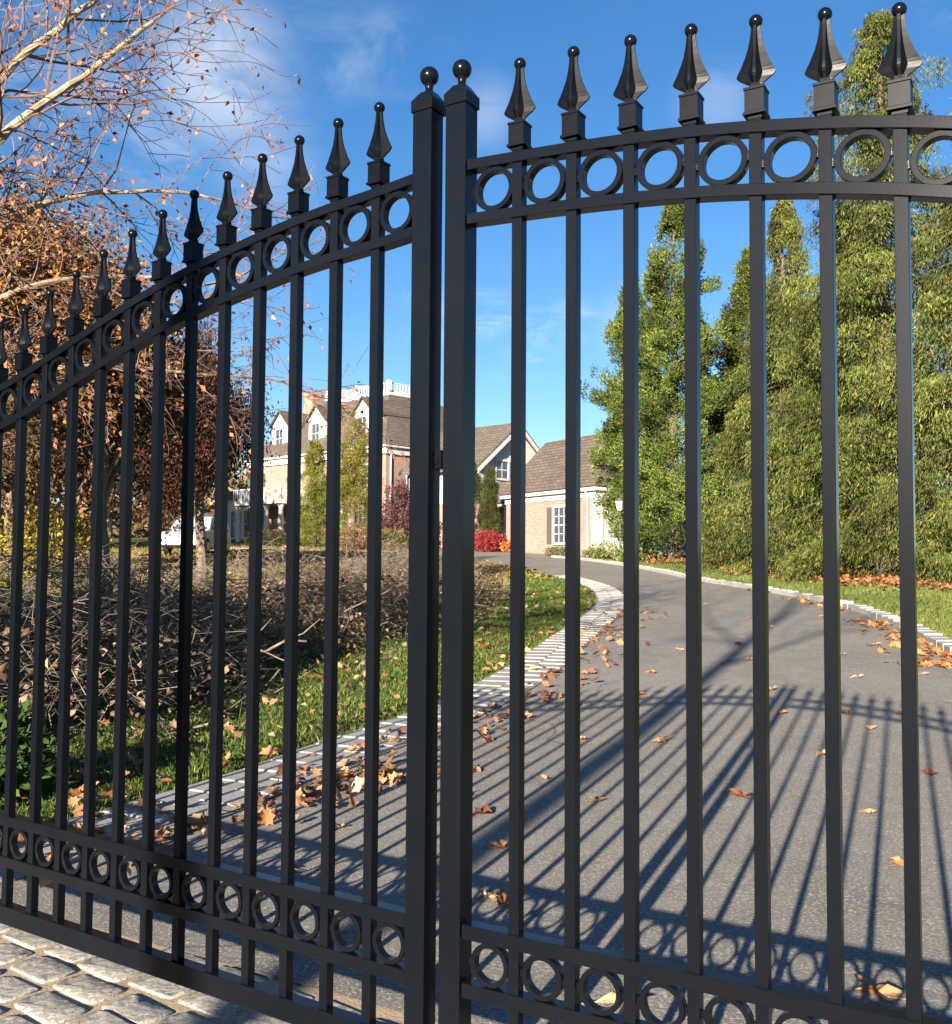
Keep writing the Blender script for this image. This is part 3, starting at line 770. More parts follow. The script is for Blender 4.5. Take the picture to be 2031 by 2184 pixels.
conifer('spruce_tree', 'dark spruce set back behind the drooping spruces', -5.9, 37.2, 13.4, 3.7, 700, 'spruce', OLIVE, 17, GR, droop=0.5, prof=1.0, size=1.25)

# conifers and shrubs before the house
conifer('yew_tree', 'golden green pyramid conifer before the main house front', -32.9, 42.4, 7.2, 1.55, 420, 'cedar', [(0.14,0.16,0.02),(0.19,0.19,0.03),(0.10,0.11,0.02),(0.20,0.14,0.04)], 21, prof=0.7, size=0.9)
conifer('yew_tree', 'yellow green conifer at the left of the golden pyramid by the portico', -34.9, 41.6, 5.6, 1.25, 320, 'cedar', [(0.13,0.17,0.02),(0.18,0.20,0.03),(0.09,0.11,0.02)], 22, prof=0.6, size=0.85)
conifer('dark_conifer', 'narrow dark conifer beside the white gable, at its left', -25.9, 43.3, 4.4, 0.75, 260, 'cedar', [(0.045,0.06,0.015),(0.07,0.08,0.02),(0.03,0.04,0.012)], 23, prof=0.5, size=0.7)
conifer('dark_conifer', 'narrow dark conifer nearest the white porch column', -24.6, 42.9, 4.1, 0.6, 220, 'cedar', [(0.045,0.055,0.015),(0.06,0.07,0.02),(0.03,0.04,0.012)], 24, prof=0.5, size=0.65)
shrub('burgundy_shrub', 'tall burgundy leaved shrub against the brick side of the house', -30.2, 43.0, 3.6, 1.0, [(0.10,0.035,0.045),(0.07,0.025,0.035),(0.14,0.06,0.06)], 31, 3800, 0.13)
shrub('red_shrub', 'bright crimson shrub at the foot of the dark conifers', -23.9, 41.4, 1.05, 0.85, [(0.30,0.022,0.03),(0.40,0.035,0.04),(0.17,0.015,0.02),(0.24,0.05,0.03)], 32, 2200, 0.10)
shrub('orange_shrub', 'small orange shrub right of the crimson one', -22.7, 41.6, 0.6, 0.5, [(0.55,0.20,0.04),(0.42,0.14,0.03)], 33, 900, 0.09)
shrub('round_shrub', 'rounded olive shrub on the lawn below the brick side wall', -28.9, 40.3, 1.15, 1.0, [(0.15,0.14,0.04),(0.20,0.17,0.06),(0.10,0.10,0.03)], 34, 2200, 0.10)
shrub('round_shrub', 'brown twiggy shrub below the golden pyramid conifer', -31.0, 39.9, 1.3, 1.1, [(0.20,0.11,0.06),(0.28,0.17,0.09),(0.13,0.08,0.05)], 35, 2200, 0.10)
shrub('round_shrub', 'dark green clipped shrub in front of the portico columns', -37.8, 41.5, 1.0, 1.5, [(0.035,0.05,0.02),(0.05,0.07,0.025)], 36, 2000, 0.10)
shrub('pink_shrub', 'reddish flowering shrub at the foot of the portico', -39.4, 43.3, 1.0, 0.8, [(0.35,0.05,0.07),(0.22,0.06,0.06),(0.12,0.09,0.04)], 37, 1500, 0.10)
shrub('low_shrub', 'low green shrub under the garage window', -18.9, 39.2, 0.45, 0.7, [(0.08,0.10,0.03),(0.12,0.13,0.04)], 38, 900, 0.08)
shrub('low_shrub', 'low green shrub at the corner of the garage', -16.6, 37.9, 0.45, 0.55, [(0.09,0.12,0.03),(0.13,0.15,0.04)], 39, 800, 0.08)
shrub('laurel_shrub', 'glossy green shrub in the shade behind the left end of the gate', -4.65, 1.75, 0.6, 0.45, [(0.02,0.05,0.012),(0.035,0.075,0.016),(0.06,0.11,0.022)], 40, 1500, 0.085)
shrub('yellow_shrub', 'yellow autumn shrub under the orange trees', -24.6, 17.2, 2.0, 1.6, [(0.34,0.25,0.02),(0.26,0.22,0.03),(0.18,0.17,0.03)], 41, 2600, 0.13)

# autumn trees on the left
ORANGE = [(0.26,0.105,0.028),(0.34,0.165,0.038),(0.19,0.070,0.022),(0.29,0.19,0.055),(0.12,0.055,0.024)]
DUSK = [(0.055,0.036,0.014),(0.080,0.045,0.016),(0.060,0.056,0.018),(0.032,0.022,0.012),(0.14,0.055,0.020)]
BROWN = [(0.084,0.040,0.014),(0.116,0.055,0.017),(0.053,0.027,0.011),(0.069,0.061,0.015),(0.143,0.076,0.024)]
COPPER = [(0.040,0.016,0.010),(0.065,0.021,0.011),(0.025,0.013,0.009),(0.116,0.032,0.011)]
OLV2 = [(0.098,0.090,0.022),(0.150,0.120,0.030),(0.068,0.068,0.019),(0.188,0.105,0.030)]
GA = 'autumn trees left of the driveway'
broadleaf('oak_tree', 'orange leaved oak behind the lowest left finials of the gate', -13.9, 7.9, 7.4, 2.0, ORANGE, 51, 19000, 0.082, group=GA, trunk_h=0.56, scatter=0.34)
broadleaf('oak_tree', 'russet oak with olive lower leaves right of the orange oak', -14.3, 10.6, 6.2, 1.6, DUSK, 52, 20000, 0.085, group=GA, trunk_h=0.46, scatter=0.34)
broadleaf('beech_tree', 'dark copper beech standing against the sky left of the house', -18.1, 16.75, 6.8, 1.35, COPPER, 53, 40000, 0.10, group=GA, trunk_h=0.42, scatter=0.40)
broadleaf('oak_tree', 'rust brown oak behind the left gate leaf', -23.3, 16.9, 7.6, 2.6, BROWN, 54, 12000, 0.17, group=GA, trunk_h=0.3, scatter=0.5)
broadleaf('oak_tree', 'olive brown oak at the far left edge of the picture', -26.7, 17.4, 7.6, 2.8, OLV2+ORANGE, 55, 12000, 0.17, group=GA, trunk_h=0.3, scatter=0.5)
GF = 'pale trunked trees in the far woods'
for k, (x, y, h, r, cols, lab) in enumerate([
        (-44, 21, 11, 4.0, OLV2, 'far olive tree with a pale trunk, leftmost of the distant woods'),
        (-47, 26, 12, 4.2, BROWN, 'far brown tree behind the pale trunks of the distant woods'),
        (-42, 28, 10, 3.6, ORANGE, 'far orange tree left of the parked white car'),
        (-50, 34, 12, 4.2, OLV2, 'far olive tree directly behind the parked white car'),
        (-52, 42, 10, 3.6, BROWN, 'far brown tree between the parked car and the cream house wing')]):
    broadleaf('woodland_tree', lab, x, y, h, r, cols, 70+k, 5000, 0.34, 'bark_pale', GF, 0.34, 3, scatter=0.9)
# distant wood behind everything on the left: one mass
n = 26000
a = np.radians(rng.uniform(-76, -38, n)); D = rng.uniform(95, 140, n)
px, py = 1.18+np.sin(a)*D, -2.16+np.cos(a)*D
hz = (6 + 3*np.sin(a*37)+2*np.sin(a*91+1))*rng.random(n)**0.8
P = np.stack([px, py, G(px, py)+hz], 1)
ln = 0.9*(0.6+0.8*rng.random(n))
V, F, col = diamonds(P, rand_dirs(n), ln, ln*0.6, palette(n, [(0.16,0.13,0.09),(0.20,0.15,0.08),(0.13,0.13,0.06),(0.24,0.16,0.09)], 0.25), 0.2)
tag(link('far_wood', tri_mesh('far_wood', V, F, col), 'foliage'), 'hazy brown and olive wood beyond the left lawn', 'wood', kind='stuff')

# unseen evergreens added for their shade, and a bare street tree behind the photographer: they shade the brush pile and the drive
GH = 'evergreens added out of view left of the gate for their shade'
for k, (x, y, h) in enumerate([(-6.3, -3.4, 3.6), (-8.4, -3.2, 4.1), (-10.6, -3.3, 3.9), (-12.9, -3.1, 4.2)]):
    conifer('added_yew', ['unseen yew nearest the gate, added to shade the brush pile', 'second unseen yew from the gate, added to shade the brush pile', 'third unseen yew from the gate, added to shade the brush pile', 'unseen yew farthest from the gate, added to shade the brush pile'][k], x, y, h, 1.35, 420, 'cedar', OLIVE, 90+k, GH, prof=0.45, size=1.1)

n = 30000  # tree belt behind the camera, added to block the bright horizon sky
px = rng.uniform(-70, 70, n); py = -38 - 8*rng.random(n) - 4*np.sin(px*0.2)
hz = (5.6 + 1.6*np.sin(px*0.31)+1.2*np.sin(px*0.83+1))*rng.random(n)**0.8
ln = 0.8*(0.6+0.8*rng.random(n)); P = np.stack([px, py, hz], 1)
V, F, col = diamonds(P, rand_dirs(n), ln, ln*0.7, palette(n, [(0.05,0.06,0.02),(0.09,0.08,0.03),(0.12,0.09,0.04),(0.035,0.045,0.016)], 0.25), 0.2)
tag(link('far_wood', tri_mesh('far_wood', V, F, col), 'foliage'), 'dark belt of unseen trees across the street, added to block sky glow', 'wood', kind='stuff')

def bare_tree(name, label, base, limbs, bark, seed, trunk, twig_depth, leaves, leaf_cols, leaf=0.05, twig_len=0.8, grav=0.0, every=0.45):
    global rng
    rng_keep = rng; rng = np.random.default_rng(seed)
    root = tag(empty(name, base), label, 'tree')
    bx = np.array(base)
    m = MB(); m.tube([tuple(np.array(p)-bx) for p, r in trunk], [r for p, r in trunk], 10); m.build('trunk', bark, root)
    b = MB(); t = MB(); tips = []
    for pts, r0, r1 in limbs:
        P = resample3(np.array(pts)-bx, 0.12); n = len(P)
        P = P + np.cumsum(rng.normal(size=P.shape)*0.006, axis=0)
        rad = np.linspace(r0, r1, n)
        b.tube([tuple(p) for p in P], list(rad), 8)
        step = max(1, int(every/0.12))
        for i in range(2, n, step):
            d0 = unit(P[min(i+1, n-1)]-P[i-1])
            for q in range(2):
                sd = unit(np.cross(d0, rng.normal(size=3))); nd = unit(d0*0.7 + sd*0.75 + np.array([0, 0, 0.1]))
                grow(t, P[i], nd, twig_len*(0.5+0.8*rng.random()), max(0.005, min(0.016, rad[i]*0.4)), twig_depth, tips, 0.6, 4, (2, 3), 0.72, grav, 0.35, 4, 0.0028)
        grow(t, P[-1], unit(P[-1]-P[-3]), twig_len, r1, twig_depth, tips, 0.55, 4, (2, 4), 0.72, grav, 0.3, 4, 0.0028)
    b.build('limbs', bark, root); t.build('twigs', 'twig', root)
    if leaves:
        T = np.array([x[0] for x in tips]); k = rng.integers(0, len(T), leaves)
        P = T[k] + rng.normal(size=(leaves, 3))*0.03
        ln = leaf*(0.6+0.8*rng.random(leaves))
        V, F, col = diamonds(P, rand_dirs(leaves)+np.array([0, 0, -0.6]), ln, ln*0.6, palette(leaves, leaf_cols, 0.25), 0.25)
        link('clinging_leaves', tri_mesh('clinging_leaves', V, F, col), 'leaf', root)
    rng = rng_keep
    return root
def resample3(P, step):
    P = np.asarray(P, float); E = np.vstack([2*P[0]-P[1], P, 2*P[-1]-P[-2]]); Q = []
    for i in range(1, len(E)-2):
        t = np.linspace(0, 1, 14, endpoint=False)[:, None]; a, b, c, d = E[i-1], E[i], E[i+1], E[i+2]
        Q.append(0.5*((2*b)+(-a+c)*t+(2*a-5*b+4*c-d)*t*t+(-a+3*b-3*c+d)*t**3))
    Q = np.vstack(Q+[P[-1:]]); d = np.r_[0, np.cumsum(np.linalg.norm(np.diff(Q, axis=0), axis=1))]
    s = np.arange(0, d[-1], step); return np.stack([np.interp(s, d, Q[:, k]) for k in range(3)], 1)

bare_tree('sycamore_tree', 'nearly bare pale barked tree reaching in from the upper left', (-7.7, 2.5, 0.1),
    [([(-7.6,2.5,2.9),(-6.6,2.35,3.6),(-5.46,2.31,4.41),(-5.10,2.81,5.04),(-4.73,3.23,5.58)], 0.062, 0.016),
     ([(-7.6,2.5,3.4),(-6.5,2.3,4.3),(-5.46,2.30,4.97),(-5.25,2.60,5.42),(-5.0,3.0,6.0)], 0.055, 0.018),
     ([(-7.6,2.6,2.5),(-6.7,2.5,3.5),(-5.86,2.61,4.00),(-5.59,2.99,4.29),(-5.2,3.4,4.40),(-4.85,3.84,4.40)], 0.045, 0.012),
     ([(-7.6,2.6,2.2),(-6.8,2.5,3.0),(-5.85,2.62,3.46),(-5.42,3.21,3.69),(-4.95,3.8,3.70)], 0.040, 0.011),
     ([(-7.6,2.7,1.9),(-6.9,2.9,2.8),(-6.1,3.4,3.05),(-5.5,4.1,3.07),(-5.0,4.8,3.06)], 0.036, 0.009),
     ([(-7.6,2.5,4.2),(-6.9,2.2,5.2),(-6.2,2.1,6.2),(-5.6,2.4,7.0)], 0.055, 0.02)],
    'bark_pale', 101, [((-7.75,2.5,0.0),0.21),((-7.7,2.5,1.2),0.18),((-7.62,2.52,2.6),0.155),((-7.6,2.5,4.2),0.11),((-7.7,2.4,6.2),0.06)],
    2, 2800, [(0.34,0.13,0.04),(0.42,0.20,0.06),(0.22,0.09,0.05),(0.30,0.12,0.10)], 0.05, 0.70, -0.02, 0.26)
bare_tree('street_tree', 'tall bare street tree behind the photographer', (0.58, -12.2, 0.0),
    [([(0.58,-12.2,6.5),(1.6,-12.0,8.2),(2.6,-12.2,9.6)], 0.04, 0.015), ([(0.58,-12.2,7.2),(-0.7,-12.4,8.8),(-1.5,-12.2,10.2)], 0.035, 0.015),
     ([(0.58,-12.2,8.0),(0.7,-11.2,9.4),(0.9,-10.6,10.8)], 0.035, 0.015)],
    'bark', 102, [((0.58,-12.2,0.0),0.15),((0.58,-12.2,3.0),0.115),((0.58,-12.2,6.0),0.10),((0.58,-12.2,8.5),0.07),((0.5,-12.2,10.5),0.04)], 2, 0, None, 0.06, 1.1, 0.0, 0.6)

# ------------------------------------------------------------------ lawns, brush and leaves
def blades(P, hgt, wid, cols, tilt=0.5):
    n = len(P); d = rng.normal(size=(n, 3))*tilt + np.array([0, 0, 1.0]); d = unit(d)
    s = unit(np.cross(d, rand_dirs(n)))
    V = np.stack([P - s*wid[:, None]/2, P + s*wid[:, None]/2, P + d*hgt[:, None]], 1).reshape(-1, 3)
    F = np.arange(3*n).reshape(-1, 3)
    return V, F, np.repeat(cols, 3, axis=0)
# brush pile footprint: distance from a spine on the ground
SP = resample(np.array([(-6.3,2.2),(-7.4,4.4),(-8.8,7.2),(-9.1,10.2),(-10.0,13.4),(-11.2,17.4)]), 0.2)
def pile_t(x, y):
    d = np.sqrt((x[:, None]-SP[None, :, 0])**2 + (y[:, None]-SP[None, :, 1])**2)
    i = d.argmin(1); return d[np.arange(len(x)), i], i/len(SP)
GREENS = [(0.045,0.100,0.014),(0.065,0.125,0.018),(0.085,0.135,0.022),(0.11,0.135,0.03),(0.035,0.07,0.012)]
n = 170000
y = 0.9 + 24*rng.random(n)**1.7; x = lawn_x(y) - 0.03 - 6.0*rng.random(n)**1.3
patch = np.sin(x*2.1+1)*np.sin(y*1.7)+0.6*np.sin(x*5.3+y*3.1)
ok = (rng.random(n) < 0.75+0.25*patch) & (y > 0.9)
x, y, patch = x[ok], y[ok], patch[ok]; n = len(x)
dist = np.hypot(x-1.18, y+2.16)
P = np.stack([x, y, G(x, y)-0.03], 1)
c = palette(n, GREENS, 0.25); dry = rng.random(n) < 0.08+0.08*(patch < -0.5)
c[dry] = palette(int(dry.sum()), [(0.24,0.18,0.08),(0.30,0.23,0.10)], 0.2)
V, F, col = blades(P, (0.025+0.032*rng.random(n))*(1+dist*0.02), 0.005+0.0009*dist, c, 0.6)
tag(link('lawn_grass', tri_mesh('lawn_grass', V, F, col), 'grass'), 'green lawn between the left kerb and the brush pile', 'grass', kind='stuff')
n = 150000
y = 7 + 36*rng.random(n); x = right_x(np.minimum(y, 37.4)) + 0.33 + 14*rng.random(n)**1.5
P = np.stack([x, y, G(x, y)-0.045], 1); dist = np.hypot(x-1.18, y+2.16)
patch = np.sin(x*0.9+1)*np.sin(y*0.7)+0.6*np.sin(x*2.3+y*1.1)
c = palette(n, [(0.075,0.125,0.022),(0.10,0.145,0.028),(0.14,0.155,0.04),(0.17,0.16,0.055)], 0.2)
c *= (1+0.12*patch[:, None])
V, F, col = blades(P, (0.06+0.05*rng.random(n)), 0.010+0.0011*dist, c, 0.6)
tag(link('lawn_grass', tri_mesh('lawn_grass', V, F, col), 'grass'), 'pale green lawn between the right kerb and the evergreens', 'grass', kind='stuff')
n = 60000
x = rng.uniform(-46, -12, n); y = rng.uniform(14, 44, n); ok = (x < lawn_x(np.minimum(y, 39))-0.1)
x, y = x[ok], y[ok]; n = len(x); P = np.stack([x, y, G(x, y)-0.045], 1)
c = palette(n, [(0.10,0.13,0.03),(0.16,0.15,0.045),(0.22,0.16,0.06),(0.26,0.17,0.07)], 0.25)
V, F, col = blades(P, 0.10+0.10*rng.random(n), 0.07+0.05*rng.random(n), c, 0.6)
tag(link('lawn_grass', tri_mesh('lawn_grass', V, F, col), 'grass'), 'rough leaf strewn lawn before the main house', 'grass', kind='stuff')

# mulch beds under the evergreens
def bed(name, pts, label):
    P = np.array(pts); c = P.mean(0); m = MB(); n = 40; V = [(c[0], c[1], Gz(*c)+0.05)]
    ang = np.linspace(0, 2*math.pi, n, endpoint=False); R = resample(np.vstack([P, P[:1]]), 0.8)
    V += [(p[0], p[1], Gz(*p)-0.02) for p in R]; k = len(R)
    V += [(p[0]*0.55+c[0]*0.45, p[1]*0.55+c[1]*0.45, Gz(p[0]*0.55+c[0]*0.45, p[1]*0.55+c[1]*0.45)+0.04) for p in R]
    fs = [(1+i, 1+(i+1) % k, 1+k+(i+1) % k, 1+k+i) for i in range(k)] + [(0, 1+k+i, 1+k+(i+1) % k) for i in range(k)]
    m.add(V, fs); tag(m.build(name, 'mulch'), kind='structure')
bed('mulch_bed', [(-18,41),(-16.5,37.2),(-13,34.6),(-9.5,36.2),(-8.4,39.5),(-11,42.5),(-15,43)], '')
bed('mulch_bed', [(-9.6,33.5),(-8.2,30.6),(-5.2,27.2),(-3.0,25.9),(0.2,24.6),(2.6,26.5),(1.0,30),(-3,32.5),(-6.5,36.5),(-9.2,36)], '')

# fallen leaves: drifts nobody could count
FALL = [(0.26,0.105,0.042),(0.36,0.17,0.065),(0.19,0.075,0.035),(0.33,0.20,0.10),(0.135,0.062,0.035),(0.42,0.26,0.14)]
def leaf_shape(seed):
    r = np.random.default_rng(500+seed); n = 14; rim = []
    c1, c2 = r.normal()*0.5, r.normal()*0.5
    for i in range(n):
        a = 2*math.pi*i/n; rad = 0.045*(0.70 + 0.42*(i % 2)*(1 if i % 4 else 0.7) + 0.12*r.random())
        x, y = rad*math.cos(a)*1.25, rad*math.sin(a)
        rim.append((x, y, 6*(abs(c1)+0.4)*y*y + 5*c2*x*x + 0.008*r.random()))
    V = np.array([(0, 0, -0.002)] + rim); F = np.array([(0, 1+i, 1+(i+1) % n) for i in range(n)])
    return V, F
def drift(label, x, y, zoff, size, cols=FALL, stand=0.35, shaped=False):
    n = len(x); P = np.stack([x, y, G(x, y)+zoff], 1)
    d = rng.normal(size=(n, 3)); d[:, 2] *= stand; d[:, 2] += 0.12
    ln = size*(0.6+0.8*rng.random(n))
    up = np.tile(np.array([0, 0, 1.0]), (n, 1)) + rng.normal(size=(n, 3))*0.4
    V, F, col = diamonds(P, d, ln, ln*(0.6+0.3*rng.random(n)), palette(n, cols, 0.22), 0.28, up)
    if shaped:
        T = [leaf_shape(q) for q in range(8)]; k = rng.integers(0, 8, n); X = unit(d); Sd = unit(np.cross(up, X)); U = np.cross(X, Sd)
        Vs = np.stack([T[q][0] for q in k]); sc = (ln/0.11)[:, None, None]     # n,15,3
        V = P[:, None, :] + sc*(Vs[..., :1]*X[:, None, :] + Vs[..., 1:2]*Sd[:, None, :] + Vs[..., 2:]*U[:, None, :])
        F = (T[0][1][None] + (np.arange(n)*15)[:, None, None]).reshape(-1, 3); V = V.reshape(-1, 3)
        col = np.repeat(palette(n, cols, 0.25), 15, axis=0)*(0.85+0.3*rng.random((n*15, 1)))
    tag(link('leaf_litter', tri_mesh('leaf_litter', V, F, col), 'leaf'), label, 'leaves', kind='stuff')
# along the left gutter, in clumps
xs, ys = [], []
for (u, yc, k, sp) in [(0.75,2.05,70,0.16),(0.85,2.7,110,0.22),(0.72,3.4,120,0.25),(0.95,3.1,60,0.2),(0.55,4.1,60,0.25),(0.8,4.8,60,0.25),(0.8,5.7,50,0.25),(0.9,6.8,70,0.3),(0.8,8.2,70,0.3),(1.0,9.6,50,0.3),(0.7,11.4,90,0.35),(0.7,13.2,90,0.35),(0.8,15.4,90,0.4),(0.7,1.5,70,0.2),(0.3,1.2,60,0.2),(0.1,2.0,30,0.2)]:
    k = int(k*0.40); yk = yc + rng.normal(size=k)*sp*1.35; xk = lawn_x(yk) + u + rng.normal(size=k)*sp*0.9
    xs.append(xk); ys.append(yk)
x, y = np.concatenate(xs), np.concatenate(ys)
drift('orange brown leaves drifted along the left granite kerb', x, y, 0.018 + 0.03*rng.random(len(x)), 0.085, stand=0.45, shaped=True)
n = 620; y = 1.0+20*rng.random(n)**1.3; x = lawn_x(y) - 0.05 - 3.0*rng.random(n)**1.4
drift('brown leaves scattered over the left lawn', x, y, 0.02+0.03*rng.random(n), 0.085, shaped=True)
n = 300; y = 10.5+12*rng.random(n)**2.0; x = right_x(y) - np.abs(rng.normal(size=n))*0.35 + 0.02
ok = (np.sin(y*1.4+0.4) > -0.35) | (y < 12.6); x, y = x[ok], y[ok]
drift('orange leaves gathered along the right kerb', x, y, 0.012+0.02*rng.random(len(x)), 0.10, [(0.46,0.20,0.06),(0.38,0.15,0.05),(0.28,0.11,0.045)], shaped=True)
n = 3000; k = rng.integers(0, 8, n)
tx = np.array([-16,-12.9,-10.4,-7,-3.35,-0.75,-5.6,-2.2])[k]; ty = np.array([38.6,35.9,37.6,31.4,27.2,25.2,33.2,26.6])[k]
x = tx + rng.normal(size=n)*1.5; y = ty + rng.normal(size=n)*1.1
ok = x > right_x(np.minimum(y, 37.4))+2.2; x, y = x[ok], y[ok]
drift('rust coloured needles and leaves under the evergreens', x, y, 0.02+0.05*rng.random(len(x)), 0.15, [(0.30,0.12,0.05),(0.24,0.09,0.04),(0.38,0.18,0.08)])
n = 2600; x = rng.uniform(-34, -12, n); y = rng.uniform(16, 38, n); ok = x < lawn_x(np.minimum(y, 39))-0.3; x, y = x[ok], y[ok]
drift('leaves strewn over the rough lawn before the house', x, y, 0.05+0.06*rng.random(len(x)), 0.16)

# single leaves lying on the asphalt
def dry_leaf_mesh(seed):
    r = np.random.default_rng(seed); m = MB(); n = 14; rim = []
    for i in range(n):
        a = 2*math.pi*i/n; rad = 0.045*(0.72 + 0.38*math.cos(a*5 + r.normal()*0.3))*(1.15 if abs(math.sin(a)) < 0.5 else 0.9)
        rim.append((rad*math.cos(a)*1.25, rad*math.sin(a), 0.004 + 0.020*abs(math.sin(a*1.5+seed)) + 0.010*r.random()))
    m.add([(0, 0, 0.004)] + rim, [(0, 1+i, 1+(i+1) % n) for i in range(n)])
    m.tube([(0.03,0,0.006),(0.075,0.004,0.010),(0.10,0.012,0.008)], [0.0022,0.002,0.0016], 4)
    me = m.mesh('fallen_leaf'); c = palette(1, FALL, 0.15)[0]
    me.materials.append(mat('dry_leaf_%d' % seed, tuple(c), 0.75, 0.2, noise=[(40, tuple(c*0.45), 0.8, 0.5, 0.7)])); return me
lm = [dry_leaf_mesh(s) for s in range(7)]
spots = [(-1.52,2.18),(-1.35,2.42),(-1.78,2.95),(-1.3,1.75),(-2.05,1.62),(-0.95,1.70),(-1.05,1.74),(-1.86,3.9),(-1.32,3.55),(-0.62,4.05),(0.12,4.02),(0.42,3.1),(-1.62,5.4),(-2.3,2.3),(-2.1,3.3),
         (-2.4,3.9),(-2.5,4.6),(-2.2,5.2),(-1.1,7.0),(-0.6,7.2),(-0.2,7.4),(-0.3,6.6),(0.2,8.1),(0.35,6.9),(-1.5,8.2),(-1.9,9.2),(-2.3,10.3),(-0.9,9.4),(-0.3,9.9),(-1.4,11.2),(-2.9,11.8),(-3.4,10.9),(-3.0,8.8),(-2.6,7.4),(-1.2,12.4),(-2.0,13.6),(-3.1,14.2),(-4.1,13.4),(-3.8,15.6),(-2.7,16.2),(-4.6,17.0),(-5.4,18.2),(-0.15,1.05),(0.55,1.55),(0.3,5.2),(-0.45,5.5)]
for i, (x, y) in enumerate(spots):
    o = bpy.data.objects.new('fallen_leaf', lm[i % 7]); C.objects.link(o)
    o.location = (x, y, Gz(x, y)+0.003); o.rotation_euler = (rng.normal()*.12, rng.normal()*.12, rng.random()*6.28)
    sc = 0.85+0.5*rng.random(); o.scale = (sc, sc, sc)
    tag(o, 'single dry orange brown leaf lying on the asphalt driveway', 'leaf', 'single leaves on the driveway')

# brush pile: tangled twigs
n = 13000
i = rng.integers(0, len(SP), n); wid = 1.75
off = rng.normal(size=(n, 2))*np.array([0.75, 0.6]); px, py = SP[i, 0]+off[:, 0], SP[i, 1]+off[:, 1]
d, t = pile_t(px, py); top = (1.48 - 0.45*t + 0.22*np.sin(px*2.3)*np.sin(py*1.9))*np.clip(1-(d/wid)**2, 0, 1)
z = G(px, py) + top*rng.random(n)**0.7
a = rng.random(n)*6.28; D = np.stack([np.cos(a), np.sin(a), rng.normal(size=n)*0.55 + 0.18], 1); D = unit(D)
L = 0.18+0.75*rng.random(n)**2.0; r = 0.0022+0.009*rng.random(n)**6
A = np.stack([px, py, z], 1) - D*L[:, None]/2; B = A + D*L[:, None]; Mid = (A+B)/2 + rng.normal(size=(n, 3))*0.13*L[:, None]
s1 = unit(np.cross(D, rand_dirs(n))); s2 = np.cross(D, s1)
ringo = [s1, -0.5*s1+0.866*s2, -0.5*s1-0.866*s2]
Vb = np.concatenate([np.stack([p + q*(r*k)[:, None] for q in ringo], 1) for p, k in ((A, 1.0), (Mid, 0.8), (B, 0.35))], 1)  # n,9,3
Vb[..., 2] = np.maximum(Vb[..., 2], G(Vb[..., 0], Vb[..., 1])-0.02)
base = (np.arange(n)*9)[:, None]
F = []
for q in (0, 3):
    for k in range(3): F.append(base + np.array([[q+k, q+(k+1) % 3, q+3+(k+1) % 3, q+3+k]]))
tag(link('brush_pile', tri_mesh('brush_pile', Vb.reshape(-1, 3), np.concatenate(F)), 'brush'), 'tangled pile of cut brown brushwood on the left lawn', 'brush pile', kind='stuff')
n = 14000; i = rng.integers(0, len(SP), n); off = rng.normal(size=(n, 2))*np.array([0.85, 0.7]); x, y = SP[i, 0]+off[:, 0], SP[i, 1]+off[:, 1]
d, t = pile_t(x, y); zt = (1.1-0.35*t)*np.clip(1-(d/1.9)**2, 0, 1)*rng.random(n)**0.5
drift('dead leaves caught in the brush pile', x, y, zt, 0.075, [(0.19,0.11,0.065),(0.27,0.165,0.10),(0.13,0.08,0.055),(0.32,0.22,0.14)], 0.8)
# larger cut branches jutting out of the pile
br = [((-7.4,6.2,0.30),(-6.4,6.9,0.42),0.024),((-7.6,9.2,0.55),(-6.6,10.2,1.15),0.013),
      ((-6.4,5.0,0.2),(-7.2,6.6,0.55),0.022),((-7.4,10.6,0.5),(-6.4,11.8,0.45),0.017),((-8.0,11.8,0.7),(-7.1,13.2,0.5),0.016)]
for a, b, r in br:
    a = np.array(a); b = np.array(b); g = 0.5*(b-a); base = (a[0], a[1], 0.0)
    m = MB(); P = [a + (b-a)*t + rng.normal(size=3)*0.035 for t in np.linspace(0, 1, 6)]
    P = [p + np.array([0, 0, Gz(p[0], p[1])]) for p in P]
    m.tube([tuple(p) for p in P], list(np.linspace(r, r*0.55, 6)), 7)
    for t in (2, 3, 4):
        q = P[t] + unit((b-a) + rng.normal(size=3)*0.9)*0.45
        m.tube([tuple(P[t]), tuple((P[t]+q)/2+rng.normal(size=3)*0.02), tuple(q)], [r*0.5, r*0.35, r*0.15], 5)
    tag(m.build('cut_branch', 'brush', None, True), 'pale cut branch lying at the edge of the brush pile', 'branch', 'cut branches in the brush pile')

